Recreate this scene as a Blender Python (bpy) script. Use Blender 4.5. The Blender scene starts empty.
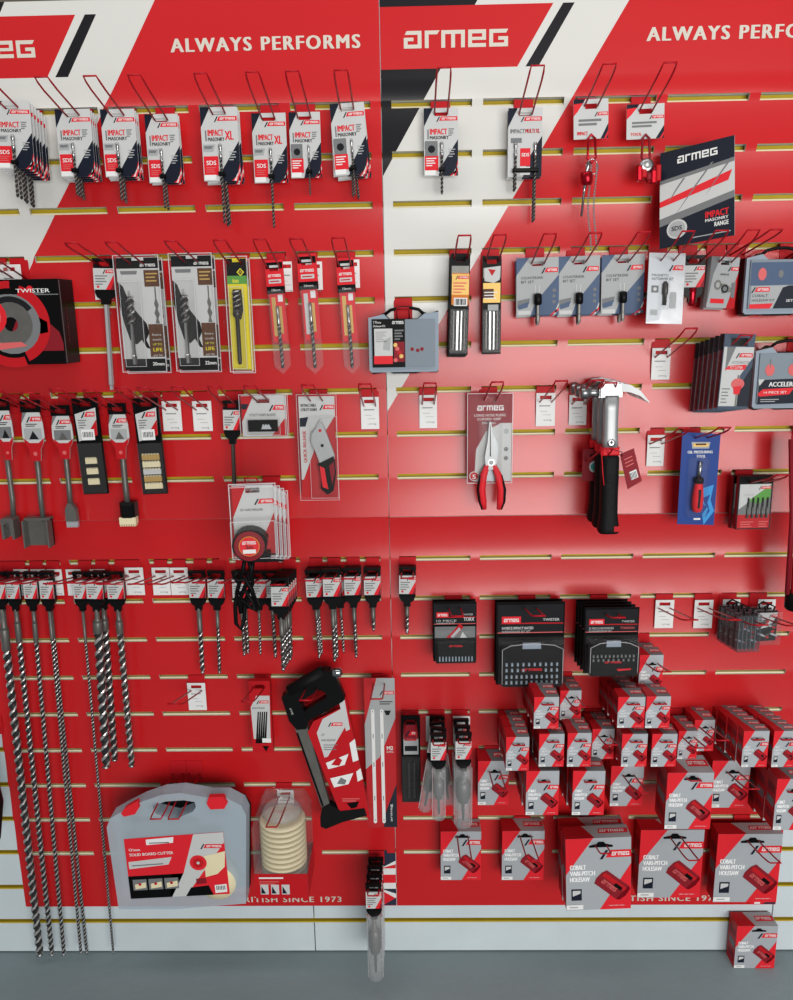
import bpy, math, random
from mathutils import Vector, Matrix
random.seed(7)
R = math.radians
sc = bpy.context.scene
col = sc.collection
# ------------------------------------------------------------------ camera
F, CD, CH, CX, PITCH, YAW, ROLL = 810.8, 1.8598, 1.68543, .03355, .22765, -.02001, -.0173
def basis():
    cy, sy, cp, sp, cr, sr = math.cos(YAW), math.sin(YAW), math.cos(PITCH), math.sin(PITCH), math.cos(ROLL), math.sin(ROLL)
    fw = Vector((sy*cp, cy*cp, -sp)); rt = Vector((cy, -sy, 0)); up = rt.cross(fw)
    return cr*rt+sr*up, -sr*rt+cr*up, fw
BR, BU, BF = basis()
CAM = Vector((CX, -CD, CH))
def at(px, py, d=0.0):
    """world point on the vertical plane d metres in front of the wall, seen in direction (px, py)"""
    v = BR*((px-396.5)/F)+BU*((500-py)/F)+BF
    return CAM+v*((-d+CD)/v.y)
cd_ = bpy.data.cameras.new('camera'); cam = bpy.data.objects.new('camera', cd_); col.objects.link(cam)
cd_.sensor_fit = 'VERTICAL'; cd_.sensor_height = 24; cd_.lens = F/1000*24; cd_.clip_start = .05
mw = Matrix((BR, BU, -BF)).transposed().to_4x4(); mw.translation = CAM; cam.matrix_world = mw
sc.camera = cam
# ------------------------------------------------------------------ world, lights, exposure
w = bpy.data.worlds.new('world'); sc.world = w; w.use_nodes = True
w.node_tree.nodes['Background'].inputs[0].default_value = (.92, .96, 1.0, 1)
w.node_tree.nodes['Background'].inputs[1].default_value = .22
def area(name, loc, target, sx, sy, power, color):
    l = bpy.data.lights.new(name, 'AREA'); l.shape = 'RECTANGLE'; l.size = sx; l.size_y = sy; l.energy = power; l.color = color
    o = bpy.data.objects.new(name, l); col.objects.link(o); o.location = loc
    o.rotation_euler = (Vector(target)-Vector(loc)).to_track_quat('-Z', 'Y').to_euler(); return o
area('doorway_daylight', (1.65, -5.0, 1.50), (1.65, 0, 1.50), 3.3, 2.1, 190, (1, .985, .96))
area('ceiling_light', (-.2, -1.0, 3.25), (-.2, -.9, 0), 3.4, .5, 20, (1, .97, .93))
sc.view_settings.view_transform = 'Standard'; sc.view_settings.look = 'None'
sc.view_settings.gamma = 1; sc.view_settings.use_curve_mapping = False
sc.view_settings.exposure = 0.22
# ------------------------------------------------------------------ materials
MAT = {}
def mat(name, c, rough=.5, metal=0., spec=.10, noise=0., nscale=40., bump=0., bscale=60., coat=0., bstretch=None):
    m = bpy.data.materials.new(name); m.use_nodes = True; nt = m.node_tree; b = nt.nodes['Principled BSDF']
    b.inputs['Base Color'].default_value = (*c, 1); b.inputs['Roughness'].default_value = rough; b.inputs['Metallic'].default_value = metal
    b.inputs['Specular IOR Level'].default_value = spec; b.inputs['Coat Weight'].default_value = coat
    if noise or bump:
        tc = nt.nodes.new('ShaderNodeTexCoord')
    if noise:
        n = nt.nodes.new('ShaderNodeTexNoise'); n.inputs['Scale'].default_value = nscale; n.inputs['Detail'].default_value = 4
        nt.links.new(tc.outputs['Object'], n.inputs['Vector'])
        mx = nt.nodes.new('ShaderNodeMix'); mx.data_type = 'RGBA'
        mx.inputs[6].default_value = (*[max(0, k*(1-noise)) for k in c], 1); mx.inputs[7].default_value = (*[min(1, k*(1+noise)) for k in c], 1)
        nt.links.new(n.outputs['Fac'], mx.inputs[0]); nt.links.new(mx.outputs[2], b.inputs['Base Color'])
    if bump:
        n2 = nt.nodes.new('ShaderNodeTexNoise'); n2.inputs['Scale'].default_value = bscale; n2.inputs['Detail'].default_value = 2
        if bstretch:
            mp = nt.nodes.new('ShaderNodeMapping'); mp.inputs['Scale'].default_value = bstretch
            nt.links.new(tc.outputs['Object'], mp.inputs['Vector']); nt.links.new(mp.outputs['Vector'], n2.inputs['Vector'])
        else: nt.links.new(tc.outputs['Object'], n2.inputs['Vector'])
        bp = nt.nodes.new('ShaderNodeBump'); bp.inputs['Strength'].default_value = bump; bp.inputs['Distance'].default_value = .02
        nt.links.new(n2.outputs['Fac'], bp.inputs['Height']); nt.links.new(bp.outputs['Normal'], b.inputs['Normal'])
    MAT[name] = m; return m
def clearmat(name, tint, body, gloss, rough=.08, diffuse=(.8, .8, .8)):
    m = bpy.data.materials.new(name); m.use_nodes = True; nt = m.node_tree; nt.nodes.clear()
    out = nt.nodes.new('ShaderNodeOutputMaterial'); tr = nt.nodes.new('ShaderNodeBsdfTransparent'); tr.inputs[0].default_value = (*tint, 1)
    df = nt.nodes.new('ShaderNodeBsdfDiffuse'); df.inputs[0].default_value = (*diffuse, 1)
    gl = nt.nodes.new('ShaderNodeBsdfGlossy'); gl.inputs['Roughness'].default_value = rough
    a = nt.nodes.new('ShaderNodeMixShader'); a.inputs[0].default_value = body
    nt.links.new(tr.outputs[0], a.inputs[1]); nt.links.new(df.outputs[0], a.inputs[2])
    fr = nt.nodes.new('ShaderNodeFresnel'); fr.inputs[0].default_value = 1.45
    mt = nt.nodes.new('ShaderNodeMath'); mt.operation = 'MULTIPLY'; mt.inputs[1].default_value = gloss
    nt.links.new(fr.outputs[0], mt.inputs[0])
    b = nt.nodes.new('ShaderNodeMixShader'); nt.links.new(mt.outputs[0], b.inputs[0])
    nt.links.new(a.outputs[0], b.inputs[1]); nt.links.new(gl.outputs[0], b.inputs[2])
    nt.links.new(b.outputs[0], out.inputs[0]); MAT[name] = m
for n_, c_ in (('sheet_red', (.52, .011, .014)), ('sheet_white', (.62, .61, .58)), ('sheet_black', (.007, .006, .008)), ('sheet_navy', (.02, .025, .05))):
    mat(n_, c_,   .24, spec=.46, bump=.05, bscale=2.2, bstretch=(1, 1, 3.2), noise=.05, nscale=3)
mat('sheet_print', (.60, .56, .49), .5)
mat('slat_white', (.56, .63, .66), .55, noise=.08, nscale=9); mat('groove_yellow', (.46, .33, .02), .5, noise=.15, nscale=20)
mat('groove_lit_cream', (.80, .72, .46), .5, noise=.08, nscale=15); mat('gap_dark', (.01, .01, .01), .9)
mat('wall_dark', (.10, .09, .07), .8, noise=.3, nscale=6)
mat('red', (.46, .011, .016), .42, noise=.04, nscale=30); mat('deepred', (.22, .012, .02), .45); mat('brightred', (.66, .02, .03), .4)
mat('grey', (.36, .37, .375), .45); mat('lgrey', (.52, .525, .52), .45); mat('mgrey', (.17, .175, .18), .5); mat('silver', (.42, .44, .465), .36, metal=.25)
mat('white', (.74, .74, .73), .5); mat('navy', (.010, .013, .024), .42); mat('black', (.0045, .0045, .005), .32, spec=.05); mat('ink', (.012, .012, .014), .6)
mat('slate', (.07, .105, .18), .42); mat('slatedark', (.055, .08, .12), .42); mat('purewhite', (.88, .88, .88), .5); mat('bluegrey', (.26, .31, .37), .38); mat('casegrey', (.19, .225, .26), .35)
mat('hookred', (.40, .006, .014), .35, spec=.2); mat('rubber', (.006, .006, .0065), .5, bump=.15, bscale=300); mat('plastic', (.005, .005, .0055), .34, spec=.10)
mat('steel', (.42, .42, .42), .3, metal=1, noise=.06, nscale=80); mat('darksteel', (.07, .066, .062), .38, metal=.6, noise=.2, nscale=60)
mat('flute', (.035, .034, .036), .45, metal=.3); mat('land', (.58, .57, .55), .33, metal=.75); mat('chrome', (.40, .41, .42), .14, metal=1)
mat('graphite', (.15, .145, .135), .42, metal=.5, noise=.2, nscale=50)
mat('yellow', (.72, .60, .03), .45); mat('lime', (.60, .62, .06), .45); mat('green', (.10, .30, .06), .5); mat('gold', (.50, .32, .10), .4, metal=.3); mat('orange', (.60, .18, .03), .45)
mat('brown', (.10, .045, .025), .5, noise=.3, nscale=60); mat('blue', (.02, .055, .24), .38); mat('skyblue', (.05, .28, .62), .4); mat('paleblue', (.42, .55, .68), .45)
mat('cream', (.72, .64, .42), .45, noise=.05, nscale=20); mat('pinkred', (.62, .12, .12), .4)
mat('teal', (.05, .25, .22), .5)
mat('bitland', (.20, .18, .16), .4, metal=.5)
mat('foil', (.50, .51, .53), .25, metal=.25, bump=.06, bscale=14)
mat('rodbright', (.58, .59, .60), .28, metal=.6)
mat('hammersteel', (.24, .24, .245), .32, metal=.9)
mat('rodsilver', (.33, .335, .34), .4, metal=.5)
mat('redtrans', (.45, .01, .02), .22, spec=.7); mat('anodred', (.40, .01, .02), .22, metal=.8)
clearmat('clear', (.97, .97, .98), .05, .16); clearmat('film', (.98, .98, .98), .016, .13, .1)
clearmat('frost', (.86, .91, .95), .56, .2, .3, (.50, .58, .64)); clearmat('smoke', (.78, .80, .83), .16, .25, .1, (.25, .26, .28)); clearmat('edge_highlight', (.97, .97, .98), .42, .3, .2, (.85, .84, .87))  # last one: whitish body that paints the highlight on plastic edges
clearmat('milky', (.96, .97, .97), .17, .3, .12, (.85, .87, .88))
clearmat('tub', (.93, .93, .92), .12, .2, .12)
def floor_mat():
    m = mat('floor_paint', (.23, .285, .30), .5, noise=.22, nscale=1.6, bump=.05, bscale=40); return m
floor_mat()
# ------------------------------------------------------------------ mesh helpers
TXT = {}
def glyphs(s, bold, sp=1.):
    k = (s, bold, sp)
    if k not in TXT:
        c = bpy.data.curves.new('t', 'FONT'); c.body = s; c.space_character = sp; c.resolution_u = 3 if len(s) > 12 else 2
        o = bpy.data.objects.new('t', c); me = bpy.data.meshes.new_from_object(o)
        vs = [(v.co.x, v.co.y) for v in me.vertices]; fs = [tuple(p.vertices) for p in me.polygons]
        bpy.data.objects.remove(o); bpy.data.curves.remove(c); bpy.data.meshes.remove(me)
        if not vs: vs = [(0, 0), (1, 0), (1, 1)]; fs = []
        x0 = min(v[0] for v in vs); x1 = max(v[0] for v in vs)
        TXT[k] = ([((x-x0)/(x1-x0), y/.70) for x, y in vs], fs)
    return TXT[k]
LOGO = []   # strokes of the squared wordmark, unit height
def _lg():
    x = 0.; T = .22
    def q(a, b, c, d): LOGO.append([(x+a, b), (x+c, b), (x+c, d), (x+a, d)])
    LOGO.append([(x+.06, 1-T), (x+1.1, 1-T), (x+1.1, 1), (x+.18, 1)]); q(.86, 0, 1.1, 1-T); q(0, 0, .86, T); q(0, T, .24, .62); q(.24, .42, .6, .62); x += 1.3
    q(0, 0, .24, 1); LOGO.append([(x+.24, 1-T), (x+.76, 1-T), (x+.92, 1), (x+.24, 1)]); x += 1.02
    q(0, 0, .24, 1); q(.24, 1-T, 1.46, 1); q(.61, 0, .85, 1-T); q(1.22, 0, 1.46, 1-T); x += 1.66
    q(0, 0, .24, 1); q(.24, 1-T, 1.1, 1); q(.24, 0, 1.1, T); q(.86, .40, 1.1, 1-T); q(.24, .40, .86, .58); x += 1.3
    q(0, 0, .24, 1); LOGO.append([(x+.24, 1-T), (x+1.04, 1-T), (x+1.16, 1), (x+.24, 1)]); q(.24, 0, 1.16, T); q(.92, T, 1.16, .58); q(.56, .38, .92, .58); x += 1.16
    for p in LOGO:
        for i, (a, b) in enumerate(p): p[i] = (a/x, b)
_lg()
def sarea(p): return sum(p[i][0]*p[(i+1) % len(p)][1]-p[(i+1) % len(p)][0]*p[i][1] for i in range(len(p)))/2
class MB:
    def __init__(s): s.v = []; s.f = []; s.fm = []; s.ml = []; s.sm = []; s.mt = None
    def mi(s, m):
        if m not in s.ml: s.ml.append(m)
        return s.ml.index(m)
    def add(s, vs, fs, m, smooth=False):
        b = len(s.v); s.v += [tuple(s.mt @ Vector(v)) for v in vs] if s.mt else [tuple(v) for v in vs]
        i = s.mi(m)
        for f in fs: s.f.append(tuple(b+k for k in f)); s.fm.append(i); s.sm.append(smooth)
    def box(s, x0, x1, y0, y1, z0, z1, m, front=None, top=None, side=None):
        vs = [(x0, y0, z0), (x1, y0, z0), (x1, y0, z1), (x0, y0, z1), (x0, y1, z0), (x1, y1, z0), (x1, y1, z1), (x0, y1, z1)]
        s.add(vs, [(4, 7, 6, 5), (0, 4, 5, 1)], m); s.add(vs, [(0, 1, 2, 3)], front or m); s.add(vs, [(3, 2, 6, 7)], top or m); s.add(vs, [(0, 3, 7, 4), (1, 5, 6, 2)], side or m)
    def cbox(s, x0, x1, y0, y1, z0, z1, c, m, smooth=False):
        """box with its front edges chamfered by c"""
        o = [(x0, z0), (x1, z0), (x1, z1), (x0, z1)]; i = [(x0+c, z0+c), (x1-c, z0+c), (x1-c, z1-c), (x0+c, z1-c)]
        vs = [(x, y1, z) for x, z in o]+[(x, y0+c, z) for x, z in o]+[(x, y0, z) for x, z in i]
        fs = [(8, 9, 10, 11), (0, 3, 2, 1)]
        for k in range(4):
            n = (k+1) % 4; fs += [(k, n, 4+n, 4+k), (4+k, 4+n, 8+n, 8+k)]
        s.add(vs, fs, m, smooth)
    def prism(s, p, y0, y1, m, side=None):
        p = list(p)
        if sarea(p) < 0: p.reverse()
        n = len(p); vs = [(x, y0, z) for x, z in p]+[(x, y1, z) for x, z in p]
        s.add(vs, [tuple(range(n)), tuple(range(2*n-1, n-1, -1))], m)
        s.add(vs, [(i+n, (i+1) % n+n, (i+1) % n, i) for i in range(n)], side or m)
    def poly(s, p, y, m):
        p = list(p)
        if sarea(p) < 0: p.reverse()
        s.add([(x, y, z) for x, z in p], [tuple(range(len(p)))], m)
    def rect(s, x0, x1, z0, z1, y, m): s.poly([(x0, z0), (x1, z0), (x1, z1), (x0, z1)], y, m)
    def disc(s, cx, cz, r, y, m, n=14, sz=1): s.poly([(cx+r*math.cos(6.2832*i/n), cz+r*sz*math.sin(6.2832*i/n)) for i in range(n)], y, m)
    def text(s, t, x, z, w, h, y, m, bold=True, rot=0, sp=1.):
        g, fs = glyphs(t, bold, sp); ca, sa = math.cos(rot), math.sin(rot)
        vs = [(x+(a*w*ca-b*h*sa), y, z+(a*w*sa+b*h*ca)+0) for a, b in g]
        s.add(vs, fs, m)
        if bold and h > .006:
            for i in ((-1, 1, 2) if sp > 1.2 else (1, 2)): s.add([(v[0]+h*.045*i*ca, v[1]-.00012*(i+2), v[2]+h*.045*i*sa) for v in vs], fs, m)
    def logo(s, x, z, w, h, y, m, rot=0):
        ca, sa = math.cos(rot), math.sin(rot)
        for p in LOGO: s.poly([(x+a*w*ca-b*h*sa, z+a*w*sa+b*h*ca) for a, b in p], y, m)
    def tube(s, pts, r, m, n=6, closed=False, smooth=True):
        pts = [Vector(p) for p in pts]; N = len(pts); rr = r if isinstance(r, (list, tuple)) else [r]*N
        vs = []; fs = []; pu = None
        for i, p in enumerate(pts):
            a = pts[i-1] if (i or closed) else p; b = pts[(i+1) % N] if (i < N-1 or closed) else p
            t = (b-a).normalized()
            u = pu-t*pu.dot(t) if pu else t.cross(Vector((.13, .27, .95)) if abs(t.z) < .9 else Vector((1, .1, 0)))
            u.normalize(); pu = u; v = t.cross(u)
            for k in range(n): vs.append(p+(u*math.cos(6.28319*k/n)+v*math.sin(6.28319*k/n))*rr[i])
        for i in range(N if closed else N-1):
            j = (i+1) % N
            for k in range(n): l = (k+1) % n; fs.append((i*n+k, i*n+l, j*n+l, j*n+k))
        if not closed: fs += [tuple(range(n-1, -1, -1)), tuple((N-1)*n+k for k in range(n))]
        s.add(vs, fs, m, smooth)
    def lathe(s, prof, m, n=14, c=(0, 0, 0), ax='z', smooth=True):
        """prof: (radius, height) pairs"""
        vs = []; fs = []
        for r, h in prof:
            for k in range(n):
                a, b = r*math.cos(6.28319*k/n), r*math.sin(6.28319*k/n)
                vs.append((c[0]+a, c[1]+b, c[2]+h) if ax == 'z' else ((c[0]+a, c[1]-h, c[2]+b) if ax == 'y' else (c[0]+h, c[1]+a, c[2]+b)))
        N = len(prof)
        for i in range(N-1):
            for k in range(n): l = (k+1) % n; fs.append((i*n+k, i*n+l, (i+1)*n+l, (i+1)*n+k))
        fs += [tuple(range(n-1, -1, -1)), tuple((N-1)*n+k for k in range(n))]
        s.add(vs, fs, m, smooth)
    def drill(s, z0, z1, r, c=(0, 0), pitch=None, ml='land', mf='flute', tip=True):
        """spiral flutes from z0 down to z1"""
        pitch = pitch or r*5.5; L = z0-z1; per = 7; N = max(4, int(L/pitch*per))
        rad = [1, 1, .97, .70, .62, .70]*2; n = 12; vs = []; fl = []; ff = []
        for i in range(N+1):
            z = z0-L*i/N; ph = 6.28319*z/pitch; k_ = 1 if (i < N or not tip) else .35
            for k in range(n): a = 6.28319*k/n+ph; vs.append((c[0]+rad[k]*r*k_*math.cos(a), c[1]+rad[k]*r*k_*math.sin(a), z))
        for i in range(N):
            for k in range(n):
                l = (k+1) % n; f = (i*n+k, (i+1)*n+k, (i+1)*n+l, i*n+l); (fl if k % 6 in (0, 1) else ff).append(f)
        s.add(vs, fl, ml); s.add(vs, ff+[tuple(N*n+k for k in range(n-1, -1, -1)), tuple(range(n))], mf)
    def rim(s, x0, x1, y, z0, z1, t=.0011, m='edge_highlight'):  # pale strips painting the highlights along clear plastic edges
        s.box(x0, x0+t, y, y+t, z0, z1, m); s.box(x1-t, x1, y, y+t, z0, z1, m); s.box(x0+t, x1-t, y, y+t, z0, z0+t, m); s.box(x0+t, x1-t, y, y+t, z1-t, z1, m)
    def plate(s, w, zt, zb, y0, y1, m, hw=0, hh=0, hz=0, back=None):
        """card w wide from zt down to zb with a rectangular hang hole centred at (0, hz)"""
        x = w/2
        if not hw: s.box(-x, x, y0, y1, zb, zt, m); return
        a = hw/2; b = hh/2
        vs = []
        for y in (y0, y1): vs += [(-x, y, zb), (x, y, zb), (x, y, zt), (-x, y, zt), (-a, y, hz-b), (a, y, hz-b), (a, y, hz+b), (-a, y, hz+b)]
        fs = []
        for k in range(4):
            n = (k+1) % 4; fs += [(k, n, 4+n, 4+k), (8+4+k, 8+4+n, 8+n, 8+k), (8+k, 8+n, n, k), (4+k, 4+n, 12+n, 12+k)]
        s.add(vs, fs, m)
    def mesh(s, name):
        me = bpy.data.meshes.new(name); me.from_pydata(s.v, [], s.f)
        for m in s.ml: me.materials.append(MAT[m])
        me.polygons.foreach_set('material_index', s.fm); me.polygons.foreach_set('use_smooth', s.sm); me.update(); return me
    def build(s, name, parent=None, label=None):
        o = bpy.data.objects.new(name, s.mesh(name)); col.objects.link(o)
        if parent: o.parent = parent
        if label: o['label'] = label
        return o
def tag(o, label, cat, group=None):
    o['label'] = label; o['category'] = cat
    if group: o['group'] = group
    return o
def thing(name, label, cat, loc, rot=(0, 0, 0), group=None):
    o = bpy.data.objects.new(name, None); o.empty_display_size = .02; col.objects.link(o); o.location = loc; o.rotation_euler = rot
    return tag(o, label, cat, group)
def solo(mb, name, label, cat, loc=(0, 0, 0), rot=(0, 0, 0), group=None):
    o = mb.build(name); o.location = loc; o.rotation_euler = rot; return tag(o, label, cat, group)
def copy_tree(o, parent=None):
    c = o.copy(); col.objects.link(c)
    if parent: c.parent = parent
    for ch in list(o.children): copy_tree(ch, c)
    return c
ORD = ['', 'second', 'third', 'fourth', 'fifth', 'sixth', 'seventh', 'eighth']
def stack(o, n, step, base, jit=0., dx=0., dz=0., rz=0.):
    """copies of o hung behind it, each nearer the wall"""
    for k in range(1, n):
        c = copy_tree(o); c.location = o.location+Vector((dx*k, step*k, (dz-.17*step)*k))
        c.rotation_euler = (o.rotation_euler[0], o.rotation_euler[1]+random.uniform(-jit, jit), o.rotation_euler[2]+rz*k)
        c['label'] = f"{base}, {ORD[k]} from the front"
    if n > 1: o['label'] = base+', the front one'
def ROW(r): return 2.112-.1*r-(.006 if r == 19 else .0125 if r == 20 else 0)
def rowabove(z): return ROW(math.floor((2.112-z)/.1+1e-6+.0)) 
HL = .195
def RISE(zr): return .017 if zr > 1.7 else .032
def px_rect(x0, y0, x1, y1, d):
    xc, yc = (x0+x1)/2, (y0+y1)/2
    a, b = at(x0, yc, d), at(x1, yc, d); t, u = at(xc, y0, d), at(xc, y1, d)
    return (t.x+u.x)/2, t.z, u.z, b.x-a.x      # centre x, top, bottom, width
# ------------------------------------------------------------------ setting
XL, XS, XR = -1.017, -.0215, .977
ZT, ZJ, ZB = 2.42, 1.217, .148
SLOTP, SLOTW = .193, .170
def struct(mb, name, parent=None):
    o = mb.build(name, parent)
    if not parent: o['kind'] = 'structure'
    return o
b = MB(); b.box(-5, 5, -7, .05, -.05, 0, 'floor_paint'); struct(b, 'floor')
b = MB(); b.box(-3, 3, .03, .08, -.02, 3.3, 'gap_dark'); wall = struct(b, 'wall_back')
b = MB(); b.box(-3, 3, -.03, .03, 2.42, 3.3, 'wall_dark'); b.box(-3, XS-.55, -.004, .03, 2.325, 2.42, 'wall_dark'); struct(b, 'trim_1')
seams = [-3, -1.461, -.2444, .9725, 3]
for r in range(-1, 21):
    zt = ROW(r)-.0066; zb = ROW(r+1)+.0066 if r < 20 else .004
    if r == -1: zt = 2.42
    for a, c in zip(seams, seams[1:]):
        b = MB(); b.cbox(a+.0012, c-.0012, 0, .03, zb, zt, .0012, 'slat_white'); b.build('slat', wall)
for r in range(0, 21):
    z = ROW(r); b = MB()
    b.box(-3, 3, .013, .028, z-.012, z+.012, 'groove_yellow')
    b.box(-3, XL, .0015, .013, z-.0066, z-.0028, 'groove_yellow'); b.box(XL, XR, .0015, .013, z-.0066, z-.0028, 'groove_lit_cream' if r < 19 else 'groove_yellow'); b.box(XR, 3, .0015, .013, z-.0066, z-.0028, 'groove_yellow'); b.build('groove_insert', wall)  # cream lip paints the light reflected by the yellow insert inside the slots
def clip(p, a, b_, inside=True):
    nx, nz = -(b_[1]-a[1]), b_[0]-a[0]
    if not inside: nx, nz = -nx, -nz
    dd = [(x-a[0])*nx+(z-a[1])*nz for x, z in p]; out = []
    for i in range(len(p)):
        j = (i+1) % len(p)
        if dd[i] >= 0: out.append(p[i])
        if dd[i]*dd[j] < 0:
            t = dd[i]/(dd[i]-dd[j]); out.append((p[i][0]+(p[j][0]-p[i][0])*t, p[i][1]+(p[j][1]-p[i][1])*t))
    return out if len(out) > 2 and abs(sarea(out)) > 1e-8 else None
def partition(cell, regions, default):
    rem = [cell]; out = []
    for poly, m in regions:
        poly = poly if sarea(poly) > 0 else poly[::-1]; nxt = []
        for p in rem:
            cur = p
            for i in range(len(poly)):
                a, b_ = poly[i], poly[(i+1) % len(poly)]
                o = clip(cur, a, b_, False)
                if o: nxt.append(o)
                cur = clip(cur, a, b_)
                if not cur: break
            if cur: out.append((cur, m))
        rem = nxt
    return out+[(p, default) for p in rem]
def panel(x0, x1, ox, z0, z1, rows, y, name, label, sx0):
    sh = lambda pts: [(x+ox, z) for x, z in pts]
    regs = [(sh([(-.03, 2.18), (.264, 2.18), (.336, 2.298), (-.03, 2.298)]), 'sheet_red'),
            (sh([(.281, 2.18), (.308, 2.18), (.3795, 2.298), (.356, 2.298)]), 'sheet_black'),
            (sh([(-.03, 1.955), (.248, 2.42), (-.03, 2.42)]), 'sheet_black'),
            (sh([(-.03, 1.449), (.564, 2.42), (-.03, 2.42)]), 'sheet_white')] if z1 > 2 else []
    b = MB(); T = -y
    edges = [z0]
    for r in sorted(rows, reverse=True): edges += [ROW(r)-.0070, ROW(r)+.0070]
    edges.append(z1); cells = []
    lip = .013 if ox == 0 else .0075; amp = lambda zb: 0 if zb < .2 else (.0026+.0032*min(1, max(0, (zb-.3)/.6)))
    def curl(z):
        """how far the warped board stands off the wall: each strip curls outwards towards its lower edge"""
        for i in range(len(edges)-1):
            za, zb = edges[i], edges[i+1]
            if za-1e-6 <= z <= zb+1e-6:
                if i % 2 == 0:
                    if i == len(edges)-2 and z1 > 2: t = max(0, 1-(z-za)/.045)
                    else: t = 1-(z-za)/(zb-za)
                    if i == len(edges)-2 and z1 < 2:   # upper lip of the lower board stands proud
                        u = 1-t; return amp(za)*t*t+lip*u*u, (2*lip*u-2*amp(za)*t)/(zb-za)
                    return amp(za)*t*t, -2*amp(za)*t/(.045 if i == len(edges)-2 and z1 > 2 else (zb-za))
                A2 = amp(edges[i+1]); return A2*(z-za)/(zb-za), -A2/.043*(z-za)/(zb-za)
        return 0, 0
    for i in range(len(edges)-1):
        za, zb = edges[i], edges[i+1]
        if i % 2 == 0:
            zs = [za+(zb-za)*k/6 for k in range(7)] if zb-za < .15 else [za]+[za+.045*k/4 for k in range(1, 5)]+[zb]
            for p, q in zip(zs, zs[1:]): cells.append((x0, x1, p, q))
        else:
            xa = x0; cu, cl = curl(zb+1e-5)[0], 0
            for k in range(5):
                a = sx0+k*SLOTP; c = a+SLOTW
                cells.append((xa, a, za, zb)); xa = c
                for (p, yp), (s_, ys) in (((a, za, cl), (a, zb, cu)), ((a, zb, cu), (c, zb, cu)), ((c, zb, cu), (c, za, cl)), ((c, za, cl), (a, za, cl))) and [(((u[0], u[1]), u[2]), ((v[0], v[1]), v[2])) for u, v in (((a, za, cl), (a, zb, cu)), ((a, zb, cu), (c, zb, cu)), ((c, zb, cu), (c, za, cl)), ((c, za, cl), (a, za, cl)))]:
                    b.add([(p[0], -T-yp, p[1]), (s_[0], -T-ys, s_[1]), (s_[0], -.0003, s_[1]), (p[0], -.0003, p[1])], [(0, 1, 2, 3)], 'sheet_white')
            cells.append((xa, x1, za, zb))
    nrm = {}
    for xa, xb, za, zb in cells:
        for p, m in partition([(xa, za), (xb, za), (xb, zb), (xa, zb)], regs, 'sheet_red'):
            n0 = len(b.v); zm = (za+zb)/2; pts = []
            for x, z in p:
                zz = min(max(z, za+1e-5), zb-1e-5); dy, sl = curl(zz); pts.append((x, -T-dy, z)); nrm[n0+len(pts)-1] = Vector((0, -1, -sl)).normalized()
            b.add(pts, [tuple(range(len(p)))] if sarea(p) > 0 else [tuple(range(len(p)-1, -1, -1))], m, True)
    for q in (((x0, z0), (x1, z0)), ((x1, z0), (x1, z1)), ((x1, z1), (x0, z1)), ((x0, z1), (x0, z0))):
        p, s_ = q; cv = -T-(curl(z1-1e-5)[0] if p[1] == s_[1] == z1 else curl(z0+1e-5)[0] if p[1] == s_[1] == z0 else 0); b.add([(p[0], cv, p[1]), (s_[0], cv, s_[1]), (s_[0], -.0003, s_[1]), (p[0], -.0003, p[1])], [(0, 3, 2, 1)], 'sheet_white')
    yy = -T-.0004
    if z1 > 2:
        b.logo(.028+ox, 2.219, .216, .033, yy, 'sheet_print'); b.text('ALWAYS PERFORMS', .5305+ox, 2.2225, .394, .0262, yy, 'sheet_print', sp=1.22)
    else:
        b.text('BRITISH SINCE 1973', XS-.424+(0 if ox < 0 else .994), .1605, .276, .0165, yy, 'sheet_print', sp=1.2)
        for fx in ((XS, 'L') if ox < 0 else (XR, 'R'),):
            X = fx[0]
            b.rect(X-.066, X-.001, .15, .315, yy, 'white'); b.rect(X-.066, X-.056, .15, .315, yy-.0002, 'brightred'); b.rect(X-.056, X-.001, .218, .243, yy-.0002, 'brightred')
            b.poly([(X-.041, .262), (X-.001, .285), (X-.001, .315), (X-.03, .315)], yy-.0002, 'sheet_navy')
            b.poly([(X-.041, .262), (X-.001, .262), (X-.001, .274)], yy-.0003, 'brightred')
            b.poly([(X-.041, .196), (X-.001, .170), (X-.001, .15), (X-.041, .15)], yy-.0002, 'brightred')
            b.poly([(X-.036, .15), (X-.001, .173), (X-.001, .15)], yy-.0003, 'sheet_navy'); b.poly([(X-.041, .20), (X-.001, .20), (X-.001, .185)], yy-.0003, 'sheet_navy')
    o = solo(b, name, label, 'sign', group='glossy printed wall sheets'); me = o.data
    ns = [v.normal.copy() for v in me.vertices]
    for k, n_ in nrm.items(): ns[k] = n_
    me.normals_split_custom_set_from_vertices(ns); return o
OL = -.989
panel(XL, XS-.0008, OL, ZJ, 2.325, range(0, 9), -.0040, 'printed_sheet', 'upper left glossy red and white printed wall sheet cut with slots', -.9863)
panel(XL, XS-.0008, OL, ZB, ZJ-.0003, range(10, 19), -.0030, 'printed_sheet', 'lower left glossy red wall sheet behind the long masonry drills', -.9863)
panel(XS+.0008, XR, 0, ZJ, 2.42, range(0, 9), -.0042, 'printed_sheet', 'upper right glossy red and white wall sheet with complete wordmark', 0)
panel(XS+.0008, XR, 0, ZB, ZJ-.0003, range(10, 19), -.0030, 'printed_sheet', 'lower right glossy red wall sheet behind the holesaw cartons', 0)
YF = -.0046   # just proud of the sheets
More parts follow.
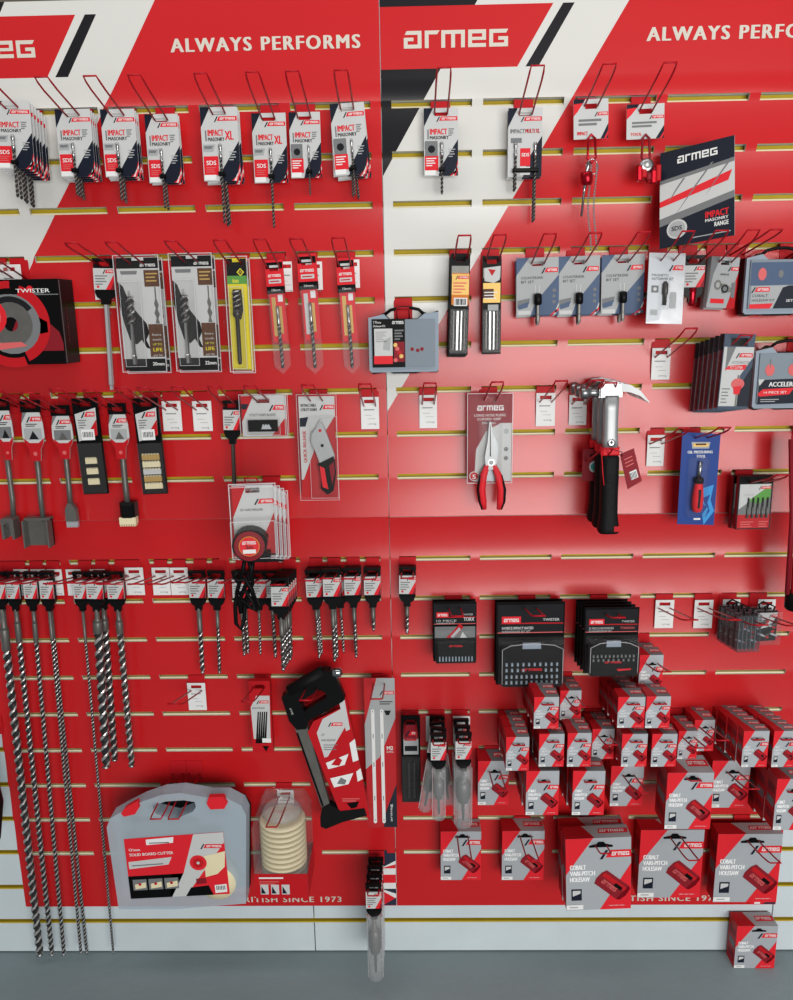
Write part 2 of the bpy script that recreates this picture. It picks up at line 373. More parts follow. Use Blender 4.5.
# ------------------------------------------------------------------ hooks and tickets
_hk = {}
def hook_mesh(L, ph, rs, pw=.0205):
    k = (round(L, 3), round(ph, 3), round(rs, 3), pw)
    if k in _hk: return _hk[k]
    p = MB(); p.cbox(-pw, pw, -.0022, 0, -.016, ph, .0006, 'red'); p.box(-pw, pw, 0, .009, ph-.004, ph, 'red')
    wv = MB(); g = .0135
    pts = [(-g, 0, -.001), (-g, -L*.80, rs*.72), (-g*.97, -L*.93, rs*.88), (-g*.9, -L, rs*1.0), (g*.9, -L, rs*1.0), (g*.97, -L*.93, rs*.88), (g, -L*.80, rs*.72), (g, 0, -.001)]
    wv.tube(pts, .0019, 'hookred', 6)
    _hk[k] = (p.mesh('back_plate'), wv.mesh('wire_loop')); return _hk[k]
def hook(x, zb, where, L=.195, tz=None):
    zr = rowabove(zb+.006) if True else zb
    ph = max(.010, zr+.0045-zb)
    if ph > .06: ph = .034
    me = hook_mesh(L, ph, tz-zb if tz is not None else (max(.012, min(.072, zr+RISE(zr)-zb)) if zb > 1.17 else .045)*L/HL, .0160 if 1.0 < zb < 1.13 and x < .02 else .0205)
    t = thing('display_hook', f'red wire display hook {where}' if not where.startswith('with') else f'red wire hook {where}', 'hook', (x, YF, zb), group='red wire hooks on the wall')
    for n, m in zip(('back_plate', 'wire_loop'), me):
        o = bpy.data.objects.new(n, m); col.objects.link(o); o.parent = t
    return t
def hang(loc, where, L=.195, hz=0):
    """hook whose wires pass through the hang hole at loc"""
    d = -loc[1]; zh = loc[2]+.002
    if zh > 1.2:
        k = min(.75, .9*d/L); tip = rowabove(zh); tip += RISE(tip); zb = max(zh-.06, (zh-tip*k)/(1-k))
    else: zb = zh-.23*d
    return hook(loc[0], zb, where, L)
_tk = {}
def ticket(x, zt, where, d=.0075, w_=.041, h=.068):
    k = (round(w_, 3), round(h, 3))
    if k not in _tk:
        b = MB(); b.plate(w_, .010, .010-h, -.0006, .0006, 'white', .026, .008, 0)
        b.rect(-.014, .010, -.020, -.018, -.0009, 'mgrey'); b.rect(-.012, .004, -.032, -.031, -.0009, 'grey'); b.rect(-.006, .012, -.040, -.039, -.0009, 'grey')
        b.text('armeg', -.004, -.053, .018, .004, -.0009, 'mgrey')
        _tk[k] = b.mesh('price_ticket')
    o = bpy.data.objects.new('price_ticket', _tk[k]); col.objects.link(o); o.location = (x, YF-d, zt-.010)
    return tag(o, f'blank white price ticket {where}', 'ticket', 'white price tickets on hooks')
def small_logo(b, x0, x1, z, h, y):
    """red slanted flag with white wordmark and black slash"""
    s = h*.55
    b.poly([(x0+s*1.3, z), (x1, z), (x1, z+h), (x0+s*2.3, z+h)], y, 'brightred'); b.poly([(x0, z-h*.25), (x0+s*.6, z-h*.25), (x0+s*1.9, z+h), (x0+s*1.3, z+h)], y, 'navy')
    b.logo(x0+s*2.6, z+h*.25, (x1-x0-s*2.6)*.9, h*.5, y-.0002, 'white')
def lines(b, x0, x1, z, n, dz, th, y, m):
    for i in range(n): b.rect(x0, x0+(x1-x0)*(1, .8, .9, .6, .75)[i % 5], z-i*dz-th, z-i*dz, y, m)
# ------------------------------------------------------------------ carded drill bits, top rows
def sds_card(px, n, step, d, base, where, bits, style='sds', rz=0, rx=0, tilt=0., jit=.02):
    """px: front card rectangle in the photograph; bits: list of (x share, bottom px, radius)"""
    x, zt, zb, w_ = px_rect(*px, d); hd = .012; h = zt-zb; z0 = zt-hd
    t = thing('drill_card', base, 'drill bit', (x, -d, z0), (rx, tilt, rz), 'carded drill bits on the top row'); b = MB(); Tt = hd; B = hd-h; X = w_/2; y = -.0006
    b.plate(w_, Tt, B, y, .0006, 'lgrey', w_*.36, .007, 0)
    L = lambda k: y-.0003*k
    P = lambda u, v: (-X+u*w_, Tt-v*h)
    b.poly([P(0, 0), P(.27, 0), P(0, .27)], L(1), 'navy')
    small_logo(b, -X+.36*w_, X-.02*w_, Tt-.185*h, .06*h, L(1))
    if style == 'multi':
        b.text('IMPACT', *P(.06, .36), w_*.42, h*.06, L(1), 'mgrey'); b.text('MULTI XL', *P(.50, .36), w_*.42, h*.06, L(1), 'red')
        b.poly([P(1, .40), P(1, 1), P(.45, 1), P(.62, .72)], L(1), 'navy'); b.rect(*[P(u, 0)[0] for u in (.36, .66)], P(0, .84)[1], P(0, .58)[1], L(2), 'brightred')
        b.text('SDS', *P(.40, .70), w_*.22, h*.05, L(3), 'white'); b.rect(*[P(u, 0)[0] for u in (.36, .66)], P(0, .97)[1], P(0, .85)[1], L(2), 'white')
        b.rect(*[P(u, 0)[0] for u in (.08, .4)], P(0, .5)[1], P(0, .43)[1], L(2), 'mgrey')
    else:
        xl = style == 'xl'
        b.text('IMPACT', *P(.17, .385), w_*(.42 if xl else .50), h*.085, L(1), 'brightred'); b.text('MASONRY', *P(.17, .455), w_*(.44 if xl else .55), h*.05, L(1), 'ink')
        b.poly([P(.10, .31), P(.14, .31), P(.14, .455), P(.10, .455)], L(1), 'mgrey')
        if xl: b.text('XL', *P(.63, .44), w_*.22, h*.12, L(1), 'brightred')
        else: lines(b, P(.72, 0)[0], P(.88, 0)[0], P(0, .30)[1], 4, h*.03, h*.016, L(1), 'mgrey')
        b.poly([P(1, .46), P(1, 1), P(.42, 1), P(.50, .86)], L(1), 'navy')
        lines(b, P(.72, 0)[0], P(.92, 0)[0], P(0, .60)[1], 4, h*.035, h*.014, L(2), 'grey')
        for k in range(3): b.poly([P(.76+.06*k, 1), P(.82+.06*k, 1), P(1, .93-.06*k), P(1, .885-.06*k)], L(2), ('brightred', 'white', 'brightred')[k])
        b.poly([P(.02, .50), P(.36, .50), P(.30, .60), P(.02, .60)], L(1), 'grey' if style != 'plain' else 'mgrey')
        if style == 'plain': b.rect(P(.03, 0)[0], P(.40, 0)[0], P(0, .70)[1], P(0, .48)[1], L(2), 'mgrey'); b.disc(*P(.22, .60), w_*.11, L(3), 'ink', 8)
        else: b.poly([P(.06, .52), P(.30, .52), P(.26, .56), P(.06, .56)], L(2), 'mgrey')
        b.rect(P(.02, 0)[0], P(.42, 0)[0], P(0, .92)[1], P(0, .70 if style == 'plain' else .66)[1], L(1), 'brightred')
        if style == 'plain': lines(b, P(.06, 0)[0], P(.36, 0)[0], P(0, .73)[1], 4, h*.035, h*.015, L(2), 'white')
        else: b.text('SDS', *P(.09, .78), w_*.26, h*.06, L(2), 'white'); lines(b, P(.08, 0)[0], P(.34, 0)[0], P(0, .81)[1], 3, h*.03, h*.012, L(2), 'pinkred')
        b.rect(P(.02, 0)[0], P(.34, 0)[0], P(0, .985)[1], P(0, .915)[1], L(2), 'white')
    b.build('card', t)
    for u, by, r in bits:
        zb2 = at((px[0]+px[2])/2, by, d).z-z0; q = MB(); cx = -X+u*w_; zt2 = Tt-.50*h
        q.lathe([(r*.7, 0), (r, -.002), (r, -.010), (r*.7, -.012), (r*.7, -.018), (r, -.02), (r, -.03)], 'steel', 10, (cx, -.0015-r, zt2))
        q.drill(zt2-.03, zb2, r*.85, (cx, -.0015-r), mf='flute', ml='bitland'); q.build('drill_bit', t)
    c = MB(); c.cbox(-X+bits[0][0]*w_-.006, -X+bits[-1][0]*w_+.006, -.013, -.0015, B+.06*h, B+.12*h, .002, 'plastic'); c.build('bit_clip', t)
    hang((x, -d, z0), where)
    stack(t, n, step, base, jit)
    return t
T0 = 'in the top row'
sds_card((-4, 101, 33, 169), 6, .014, .100, 'short SDS drill card, leftmost stack of the top row', 'leftmost of the top row', [(.5, 198, .004)], tilt=.03)
sds_card((58, 109, 93, 177), 4, .011, .062, 'SDS drill card, second stack of the top row', 'second from left in the top row', [(.44, 196, .0034)])
sds_card((103, 109, 137, 177), 3, .012, .060, 'SDS drill card, third stack of the top row', 'third from left in the top row', [(.44, 201, .0036)])
sds_card((147, 114, 180, 183), 2, .012, .040, 'SDS drill card, fourth stack of the top row', 'fourth from left in the top row', [(.44, 209, .0032)])
sds_card((202, 107, 239, 181), 3, .012, .060, 'long SDS drill card marked XL with several drills showing below', 'fifth from left in the top row', [(.50, 224, .0036)], 'xl', jit=.05)
sds_card((253, 113, 287, 183), 1, .012, .030, 'single long SDS drill card marked XL left of the wall seam', 'sixth from left in the top row', [(.52, 228, .0034)], 'xl')
sds_card((290, 112, 321, 178), 1, .012, .030, 'single thin masonry drill card with grey picture, left printed sheet', 'seventh from left in the top row', [(.60, 196, .0022)], 'plain')
sds_card((331, 103, 365, 175), 4, .010, .055, 'thin masonry drill card tilted beside the wall seam', 'nearest the wall seam in the top row', [(.56, 196, .0026)], 'plain', tilt=-.05, jit=.05)
sds_card((424, 108, 458, 176), 1, .012, .030, 'single masonry drill card on white under the complete wordmark', 'under the complete wordmark', [(.52, 195, .0036)], 'plain')
sds_card((508, 108, 542, 177), 2, .014, .040, 'masonry drill card holding two drills of unequal length', 'right of the complete wordmark', [(.22, 190, .0036), (.80, 221, .0034)], 'multi')
# carabiner key ring cards
def ring_card(px, d, label, where, kind, cpx):
    x, zt, zb, w_ = px_rect(*px, d); hd = .014; h = zt-zb; z0 = zt-hd; X = w_/2; B = hd-h
    t = thing('carabiner_card', label, 'key ring', (x, -d, z0), (0, R(-2), R(3)), 'carabiner cards in the top row'); b = MB(); P = lambda u, v: (-X+u*w_, hd-v*h); y = -.0007
    pl = [P(.05, 0), P(.95, 0), P(1, .06), P(1, .94), P(.95, 1), P(.05, 1), P(0, .94), P(0, .06)]
    b.plate(w_, hd, B, y, .0007, 'lgrey', w_*.34, .010, 0)
    b.poly([P(.0, 0), P(.34, 0), P(.12, .30), P(0, .42)], y-.0003, 'brightred'); b.poly([P(.0, .12), P(.0, 0), P(.32, 0), P(.28, .09)], y-.0004, 'navy')
    small_logo(b, *[P(u, 0)[0] for u in (.60, .99)], P(0, .42)[1], h*.09, y-.0004)
    lines(b, P(.14, 0)[0], P(.80, 0)[0], P(0, .50)[1], 2, h*.10, h*.06, y-.0004, 'mgrey'); b.text('IMPACT' if kind else 'TOOL', *P(.10, .90), w_*.30, h*.09, y-.0004, 'brightred')
    b.poly([P(1, .62), P(1, 1), P(.78, 1)], y-.0004, 'navy'); b.poly([P(1, .80), P(1, .88), P(.94, 1), P(.88, 1)], y-.0006, 'brightred'); b.build('card', t)
    k = MB(); cz = B+.004
    k.tube([(0, -.004, cz+.004), (.007, -.006, cz-.004), (.0085, -.006, cz-.042), (0, -.006, cz-.052), (-.0085, -.006, cz-.042), (-.007, -.006, cz-.004)], .0026, 'anodred' if kind else 'deepred', 6, True); k.build('carabiner', t)
    q = MB(); q.tube([(.013*math.cos(a), -.010+.002*math.sin(3*a), cz-.060+.015*math.sin(a)) for a in [i*.5236 for i in range(12)]], .0011, 'chrome', 5, True); q.build('split_ring', t)
    if kind:
        q = MB(); q.lathe([(.011, 0), (.013, -.004), (.013, -.02), (.009, -.026)], 'anodred', 12, (-.012, -.012, cz-.070)); q.build('bit_holder', t)
        q = MB(); s1 = Vector((-.008, -.014, cz-.05)); e = at(576, 217, d)-Vector((x, -d, z0)); q.tube([s1, s1.lerp(e, .45), s1.lerp(e, .5), Vector((e.x, -.014, e.z))], [.0042, .0042, .0026, .0026], 'chrome', 6); q.build('screwdriver_bit', t)
        q = MB(); zz = cz-.055
        while zz > at(590, 250, d).z-z0:
            for xx in (-.006, .006): q.lathe([(.0008, 0), (.0030, -.0023), (.0008, -.0046)], 'rodsilver', 5, (xx+.003*math.sin(zz*40), -.012, zz), smooth=False)
            zz -= .0052
        q.build('ball_chain', t)
    else:
        q = MB(); q.lathe([(.0145, 0), (.0145, .003), (.009, .0045), (.0, .0045)], 'steel', 14, (.0, -.012, cz-.058), 'y'); q.build('disc', t)
        q = MB(); random.seed(3)
        for i in range(9):
            a = i*.75; q.cbox(-.022+.005*i, -.012+.005*i, -.022+.006*(i % 2), -.008+.006*(i % 2), cz-.088+.006*math.sin(a), cz-.066+.008*math.cos(a), .002, ('anodred', 'deepred', 'red')[i % 3])
        q.build('nut_driver_set', t)
    hang((x, -d, z0), where); return t
ring_card((573, 99, 608, 139), .045, 'square card with carabiner, silver bit and hanging ball chain', 'holding the ball chain card', 1, None)
ring_card((626, 104, 664, 139), .045, 'square card with carabiner and red nut drivers on a ring', 'holding the red nut driver card', 0, None)
# brochure leaning on the hooks below
tl, tr, bl = at(660.5, 153.5, .03), at(734.8, 135, .105), at(659.5, 249, .097)
ex = (tr-tl); wb = ex.length; ex.normalize(); ez = (tl-bl); ez -= ex*ez.dot(ex); hb = ez.length; ez.normalize(); ey = ez.cross(ex)
b = MB(); b.box(0, wb, -.0008, .0012, 0, hb, 'navy', side='white')
P = lambda u, v: (u*wb, hb-v*hb); y = -.0011
b.poly([P(0, .30), P(1, .22), P(1, .62), P(0, .78)], y, 'mgrey'); b.poly([P(0, .34), P(1, .26), P(1, .55), P(0, .70)], y-.0001, 'lgrey')
b.poly([P(0, .52), P(.97, .34), P(.92, .44), P(0, .58)], y-.0003, 'brightred')
for u0, v0, u1, v1 in ((.32, .32, .10, .56), (.70, .22, .18, .72), (.95, .22, .62, .55)):
    b.poly([P(u0, v0), P(u0+.03, v0), P(u0+(u1-u0)*.4+.015, v0+(v1-v0)*.4), P(u1, v1), P(u0+(u1-u0)*.4-.01, v0+(v1-v0)*.4)], y-.0004, 'mgrey')
b.logo(P(.24, 0)[0], P(0, .155)[1], wb*.54, hb*.075, y-.0003, 'white')
b.text('IMPACT', *P(.62, .78), wb*.30, hb*.065, y-.0003, 'brightred'); b.text('MASONRY', *P(.62, .82), wb*.30, hb*.03, y-.0003, 'white'); b.text('RANGE', *P(.74, .88), wb*.18, hb*.045, y-.0003, 'white')
b.disc(*P(.24, .83), wb*.14, y-.0003, 'lgrey', 20); b.disc(*P(.24, .83), wb*.115, y-.0004, 'grey', 20); b.text('SDS', *P(.165, .845), wb*.14, hb*.045, y-.0005, 'ink')
b.rect(P(.45, 0)[0], P(.95, 0)[0], P(0, .955)[1], P(0, .945)[1], y-.0003, 'grey')
o = solo(b, 'product_brochure', 'dark blue drill range brochure leaning on the hooks, upper right', 'brochure')
m4 = Matrix((ex, ey, ez)).transposed().to_4x4(); m4.translation = bl; o.matrix_world = m4
# ------------------------------------------------------------------ second row
def black_red_box():
    d = .092; x0, x1 = at(-78, 320, d).x, at(61, 320, d).x; zt, zb = at(30, 279, d).z, at(60, 364, d).z
    w_ = x1-x0; h = zt-zb; t = thing('tool_box', 'black boxed holesaw with red circular picture at the left edge', 'box', (x0, -d, zb))
    b = MB(); b.cbox(0, w_, 0, d-.012, 0, h, .0015, 'black'); P = lambda u, v: (u*w_, h-v*h); y = -.0004
    cx, cz = P(.64, .52); r = h*.42
    b.rect(0, w_, P(0, .185)[1], P(0, .175)[1], y, 'mgrey')
    b.poly([P(.72, .34), P(.82, .36), P(.98, .62), P(1, .75), P(1, .84), P(.6, .84), P(.6, .74)], y, 'deepred'); b.poly([P(.84, .44), P(.90, .5), P(.90, .62), P(.84, .64)], y-.0003, 'ink')
    def ring(r0, r1, a0, a1, yy, m, n=22):
        for i in range(n):
            a, c = a0+(a1-a0)*i/n, a0+(a1-a0)*(i+1)/n
            b.poly([(cx+r0*math.cos(a), cz+r0*math.sin(a)), (cx+r1*math.cos(a), cz+r1*math.sin(a)), (cx+r1*math.cos(c), cz+r1*math.sin(c)), (cx+r0*math.cos(c), cz+r0*math.sin(c))], yy, m)
    ring(r*.70, r*1.12, -1.2, 1.25, y-.0003, 'red'); ring(r*1.0, r*1.2, 1.5, 2.9, y-.0003, 'red'); ring(r*.95, r*1.22, 3.6, 5.0, y-.0003, 'red')
    ring(r*.45, r*.84, 0, 6.2832, y-.0005, 'mgrey'); ring(r*.45, r*.78, .6, 3.9, y-.0006, 'ink'); ring(r*.2, r*.62, 0, 6.2832, y-.0008, 'graphite')
    b.disc(cx-r*.62, cz+r*.22, r*.52, y-.0011, 'brightred', 18); b.disc(cx-r*.62, cz+r*.22, r*.36, y-.0013, 'pinkred', 14); b.poly([P(.52, .74), P(.7, .73), P(.74, .78), P(.54, .82)], y-.0009, 'pinkred')
    b.text('TWISTER', *P(.70, .155), w_*.24, h*.045, y, 'white'); b.disc(*P(.80, .115), h*.04, y-.0001, 'brightred', 10); b.rect(*[P(u, 0)[0] for u in (.74, .90)], P(0, .165)[1], P(0, .158)[1], y, 'grey')
    # lettering up the side
    s = MB(); s.text('twister', 0, 0, h*.45, h*.10, 0, 'pinkred')
    b.add([(w_+.0006, .03+v[2]*.35, .25*h+v[0]) for v in s.v], [f[::-1] for f in s.f], 'pinkred'); b.add([(w_+.0006, .006, .015*h), (w_+.0006, .010, .015*h), (w_+.0006, .010, .985*h), (w_+.0006, .006, .985*h)], [(0, 1, 2, 3)], 'mgrey')
    b.build('carton', t)
    tb = MB(); tb.plate(.05, .04, -.002, .0, .0014, 'clear', .022, .008, .02); o = tb.build('hang_tab', t); o.location = (w_*.45, d-.016, h)
    hang((x0+w_*.45, -.02, zt+.02), 'holding the black boxed holesaw')
black_red_box()
x_, z_ = at(20, 262, .0).x, at(20, 262).z; hook(at(22, 279).x, at(22, 279).z, 'above the black boxed holesaw'); ticket(at(13, 272).x, at(13, 265).z, 'above the black boxed holesaw', .012, .052, .05)
# drill hanger: black plastic head with a card label, drill below
def hanger(t, w_, hz, label=True, hgt=.082, neck=.012):
    """origin = hang hole; drawn down from it"""
    h = MB(); a = w_/2
    h.plate(w_, .012, -.060, .002, .009, 'plastic', w_*.55, .010, 0)
    h.prism([(-a, -.060), (a, -.060), (a*.8, -.070), (a*.42, -.076), (a*.42, -.086), (-a*.42, -.086), (-a*.42, -.076), (-a*.8, -.070)], 0, .011, 'plastic')
    h.box(-a*1.04, a*1.04, -.001, .003, .006, .012, 'plastic'); ho = h.build('hanger', t)
    l = MB(); y = -.0012
    l.box(-a, a, y, .002, -.054, -.009, 'lgrey'); l.poly([(a*.15, -.054), (a, -.022), (a, -.054)], y-.0003, 'brightred'); l.poly([(a*.62, -.054), (a, -.036), (a, -.054)], y-.0005, 'deepred')
    small_logo(l, -a*.1, a*.98, -.019, .0075, y-.0003); lines(l, -a*.85, a*.35, -.024, 4, .0058, .0024, y-.0003, 'mgrey'); l.disc(-a*.6, -.048, .003, y-.0003, 'brightred', 8); l.build('label', ho)
def drill_hang(hx, hy, d, bx, by, r, base, where, w_=.040, shank=.0, shr=None, n=1, step=.0, sect=None, dh=None, rod=False, m=('land', 'flute'), tilt=0., cols=None, group='drills on black hangers', hk=True):
    """hx, hy: px of the hang hole; by: px of the drill bottom"""
    p = at(hx, hy, d); e = at(bx, by, d); zb = -(e-p).length; tilt = -math.asin((e.x-p.x)/-zb)
    t = thing('long_rod' if rod else 'hanging_drill', base, 'rod' if rod else 'drill', p, (0, tilt, 0), group); hanger(t, w_, 0)
    q = MB(); shr = shr or r
    if rod:
        q.lathe([(r, -.08), (r, zb+.03), (r*1.1, zb+.028), (r*1.1, zb+.012), (r*.8, zb+.01), (r*.8, zb)], rod, 6, (0, .005, 0), smooth=False); q.build('rod', t)
    else:
        z1 = -.082-shank
        if shank: q.lathe([(shr, -.082), (shr, z1+.006), (r*1.05, z1)] if shr < r else [(shr, -.082), (shr, z1+.004), (r, z1)], 'graphite', 10, (0, .005, 0))
        if sect: q.lathe([(r*.9, z1), (r*1.04, z1-.004), (r*1.04, z1-sect), (r*.8, z1-sect-.003)], 'graphite', 12, (0, .005, 0)); z1 -= sect
        q.drill(z1, zb, r, (0, .005), ml=m[0], mf=m[1], pitch=r*5.2); q.lathe([(r*.7, zb+.001), (r*1.02, zb-.002), (r*.15, zb-.008)], 'steel', 8, (0, .005, 0)); q.build('drill_bit', t)
    if hk: hang(p, where)
    if n > 1: stack(t, n, step, base, .01)
    return t
drill_hang(103, 264, .035, 111, 390, .0056, 'silver extension rod on a black hanger left of the brown auger packs', 'holding the silver extension rod', .045, rod='rodbright', group='rods on black hangers')
ticket(at(106, 290).x, at(106, 284).z, 'behind the silver extension rod', .01, .04, .034)
def clamshell(px, d, n, step, base, where, seed, tipz=0):
    x, zt, zb, w_ = px_rect(*px, d); hd = .018; h = zt-zb; z0 = zt-hd; X = w_/2; th = .030
    t = thing('auger_bit_pack', base, 'drill bit', (x, -d, z0), (0, 0, 0), 'clear packs in the second row'); b = MB(); P = lambda u, v: (-X+u*w_, hd-v*h); y = .004; 
    b.plate(w_*.94, hd-.004, hd-h+.006, y, y+.0012, 'lgrey', w_*.30, .010, 0); L = lambda k: y-.0003*k
    b.poly([P(.03, .02), P(.38, .02), P(.38, .045), P(.64, .045), P(.64, .02), P(.97, .02), P(.97, .11), P(.03, .11)], L(1), 'black'); b.logo(*P(.55, .095), w_*.34, h*.022, L(2), 'white')
    b.rect(P(.03, 0)[0], P(.97, 0)[0], P(0, .985)[1], P(0, .885)[1], L(1), 'black'); b.text('20mm' if seed else '22mm', *P(.66, .945), w_*.26, h*.03, L(2), 'white')
    b.poly([P(.10, .13), P(.48, .13), P(.46, .16), P(.12, .16)], L(1), 'mgrey')
    b.rect(P(.62, 0)[0], P(.97, 0)[0], P(0, .265)[1], P(0, .125)[1], L(1), 'brown'); lines(b, P(.66, 0)[0], P(.92, 0)[0], P(0, .15)[1], 3, h*.03, h*.012, L(2), 'gold')
    hand = [(.03, .22), (.14, .26), (.24, .38), (.40, .48), (.60, .58), (.64, .66), (.56, .72), (.64, .80), (.56, .79), (.46, .72), (.34, .76), (.20, .72), (.10, .58), (.03, .42)]
    b.poly([P(u, v) for u, v in hand], L(1), 'black')
    b.poly([P(.85-.02, .27), P(.85+.01, .27), P(.86, .37), P(.90, .42), P(.87, .46), P(.91, .50), P(.87, .54), P(.90, .58), P(.80, .58), P(.83, .53), P(.79, .49), P(.83, .45), P(.80, .41), P(.83, .37)], L(2), 'graphite')
    b.rect(P(.63, 0)[0], P(.97, 0)[0], P(0, .87)[1], P(0, .585)[1], L(2), 'brown')
    for k, (tx, m) in enumerate((('Extra', 'lgrey'), ('tooth', 'lgrey'), ('UP TO', 'lime'), ('LIFE', 'yellow'), ('per bit', 'lgrey'))): b.text(tx, *P(.70, .685+.042*k+(.01 if k > 2 else 0)), w_*.20, h*(.03 if k == 3 else .018), L(3), m)
    b.build('card', t)
    q = MB(); zt2 = P(0, .30)[1]; zb2 = P(0, .93)[1]; cx = P(.30, 0)[0]
    q.tube([(cx, -.0075, zt2), (cx, -.0075, zt2-.02)], [.001, .0024], 'steel', 6); q.drill(zt2-.012, P(0, .58)[1], .0095, (cx, -.0075), pitch=.032, ml='steel', mf='darksteel', tip=False); q.lathe([(.004, P(0, .58)[1]), (.004, zb2+.02), (.0055, zb2+.018), (.0055, zb2)], 'steel', 6, (cx, -.0075, 0), smooth=False); q.build('auger_bit', t)
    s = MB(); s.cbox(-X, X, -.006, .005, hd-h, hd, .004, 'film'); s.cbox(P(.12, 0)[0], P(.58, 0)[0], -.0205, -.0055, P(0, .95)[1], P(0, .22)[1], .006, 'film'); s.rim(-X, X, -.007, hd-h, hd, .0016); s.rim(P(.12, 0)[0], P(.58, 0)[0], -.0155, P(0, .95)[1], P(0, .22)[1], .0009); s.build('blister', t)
    hang((x, -d, z0), where); stack(t, n, step, base, .012)
clamshell((118.5, 255, 163.5, 372), .055, 2, .027, 'black and white auger bit pack with brown label, left pair', 'holding the left auger bit packs', 1)
clamshell((173, 253, 216, 371), .055, 2, .027, 'black and white auger bit pack with brown label, right pair', 'holding the right auger bit packs', 0)
def yellow_pack(px, d):
    x, zt, zb, w_ = px_rect(*px, d); hd = .018; h = zt-zb; z0 = zt-hd; X = w_/2; base = 'clear blister with a yellow and black auger card'
    t = thing('auger_blister', base, 'drill bit', (x, -d, z0), (0, 0, 0), 'clear packs in the second row'); b = MB(); P = lambda u, v: (-X+u*w_, hd-v*h); y = .003
    b.plate(w_*.82, hd-.004, hd-h+.006, y, y+.0012, 'yellow', w_*.3, .010, 0); L = lambda k: y-.0003*k
    b.poly([P(.09, .02), P(.34, .02), P(.34, .05), P(.66, .05), P(.66, .02), P(.91, .02), P(.91, .165), P(.09, .165)], L(1), 'black'); b.rect(P(.09, 0)[0], P(.91, 0)[0], P(0, .235)[1], P(0, .165)[1], L(1), 'green'); b.text('6mm', *P(.30, .225), w_*.26, h*.04, L(2), 'lime')
    b.poly([P(.50, .135), P(.66, .10), P(.82, .135), P(.66, .17)], L(2), 'yellow'); b.poly([P(.56, .135), P(.66, .112), P(.76, .135), P(.66, .158)], L(3), 'ink'); b.text('CK', *P(.60, .143), w_*.12, h*.02, L(4), 'yellow')
    b.poly([P(.30, .28), P(.66, .28), P(.70, .46), P(.58, .54), P(.40, .54), P(.26, .44)], L(1), 'ink'); b.build('card', t)
    q = MB(); cx = P(.48, 0)[0]; q.drill(P(0, .29)[1], P(0, .45)[1], .009, (cx, -.011), pitch=.02, ml='steel', mf='flute', tip=False)
    q.lathe([(.008, P(0, .45)[1]), (.010, P(0, .50)[1]), (.0045, P(0, .53)[1]), (.0045, P(0, .90)[1]), (.003, P(0, .93)[1])], 'darksteel', 10, (cx, -.011, 0)); q.build('auger_bit', t)
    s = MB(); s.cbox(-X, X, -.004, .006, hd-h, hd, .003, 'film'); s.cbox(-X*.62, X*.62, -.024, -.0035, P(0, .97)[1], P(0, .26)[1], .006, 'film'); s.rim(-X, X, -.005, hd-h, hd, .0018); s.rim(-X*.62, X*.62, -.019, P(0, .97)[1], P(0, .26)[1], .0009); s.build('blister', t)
    hang((x, -d, z0), 'holding the yellow auger blister'); stack(t, 2, .0265, base, .01)
yellow_pack((227, 256, 250.5, 372), .056)
def sleeve(px, d, label, where, cont):
    x, zt, zb, w_ = px_rect(*px, d); hd = .018; h = zt-zb; z0 = zt-hd; X = w_/2; P = lambda u, v: (-X+u*w_, hd-v*h)
    t = thing('drill_sleeve', label, 'drill bit', (x, -d, z0), (0, R(-2.5), 0), 'red topped clear sleeves in the second row')
    b = MB(); b.plate(w_*.96, hd, P(0, .29)[1], -.004, .002, 'brightred', w_*.5, .010, 0); L = lambda k: -.004-.0003*k
    b.rect(P(.05, 0)[0], P(.95, 0)[0], P(0, .075)[1], P(0, .02)[1], L(1), 'black'); b.rect(P(.25, 0)[0], P(.75, 0)[0], P(0, .065)[1], P(0, .045)[1], L(2), 'lgrey')
    b.logo(*P(.14, .145), w_*.68, h*.022, L(1), 'white'); b.rect(P(.16, 0)[0], P(.82, 0)[0], P(0, .20)[1], P(0, .165)[1], L(1), 'lgrey'); lines(b, P(.22, 0)[0], P(.72, 0)[0], P(0, .178)[1], 1, 0, h*.010, L(2), 'red')
    b.rect(P(.02, 0)[0], P(.98, 0)[0], P(0, .29)[1], P(0, .225)[1], L(1), 'black'); b.text('10mm', *P(.28, .268), w_*.45, h*.02, L(2), 'white'); b.build('header', t)
    k = MB(); k.box(-X*.80, X*.80, .0, .003, P(0, .71)[1], P(0, .29)[1], 'brightred'); k.rect(-X*.60, -X*.18, P(0, .66)[1], P(0, .32)[1], -.0004, 'lgrey' if cont == 2 else 'gold'); k.rect(-X*.02, X*.42, P(0, .64)[1], P(0, .40)[1], -.0004, 'gold')
    k.text('DRILL', X*.1, P(0, .62)[1], h*.16, X*.22, -.0007, 'ink', rot=1.5708); k.rect(X*.1, X*.6, P(0, .36)[1], P(0, .30)[1], -.0005, 'white'); k.build('insert_card', t)
    q = MB(); q.lathe([(.0035, P(0, .40)[1]), (.0035, P(0, .55)[1]), (.003, P(0, .56)[1])], 'steel', 8, (.0, -.006, 0)); q.drill(P(0, .55)[1], P(0, .95)[1], .0042, (0, -.006), ml='steel', mf='darksteel'); q.build('drill_bit', t)
    s = MB(); s.prism([(-X*.86, P(0, .26)[1]), (X*.86, P(0, .26)[1]), (X*.86, P(0, .93)[1]), (0, P(0, 1)[1]), (-X*.86, P(0, .93)[1])], -.012, .004, 'clear'); s.build('sleeve', t)
    hang((x, -d, z0), where)
sleeve((267.5, 260, 286, 374), .035, 'narrow red topped clear sleeve, nearest the yellow blister', 'holding the left red topped sleeve', 1)
sleeve((299, 254, 319, 374), .035, 'wide red topped clear sleeve with a long white strip', 'holding the middle red topped sleeve', 2)
sleeve((337.5, 258, 356, 374), .035, 'red topped clear sleeve nearest the wall seam', 'holding the right red topped sleeve', 3)
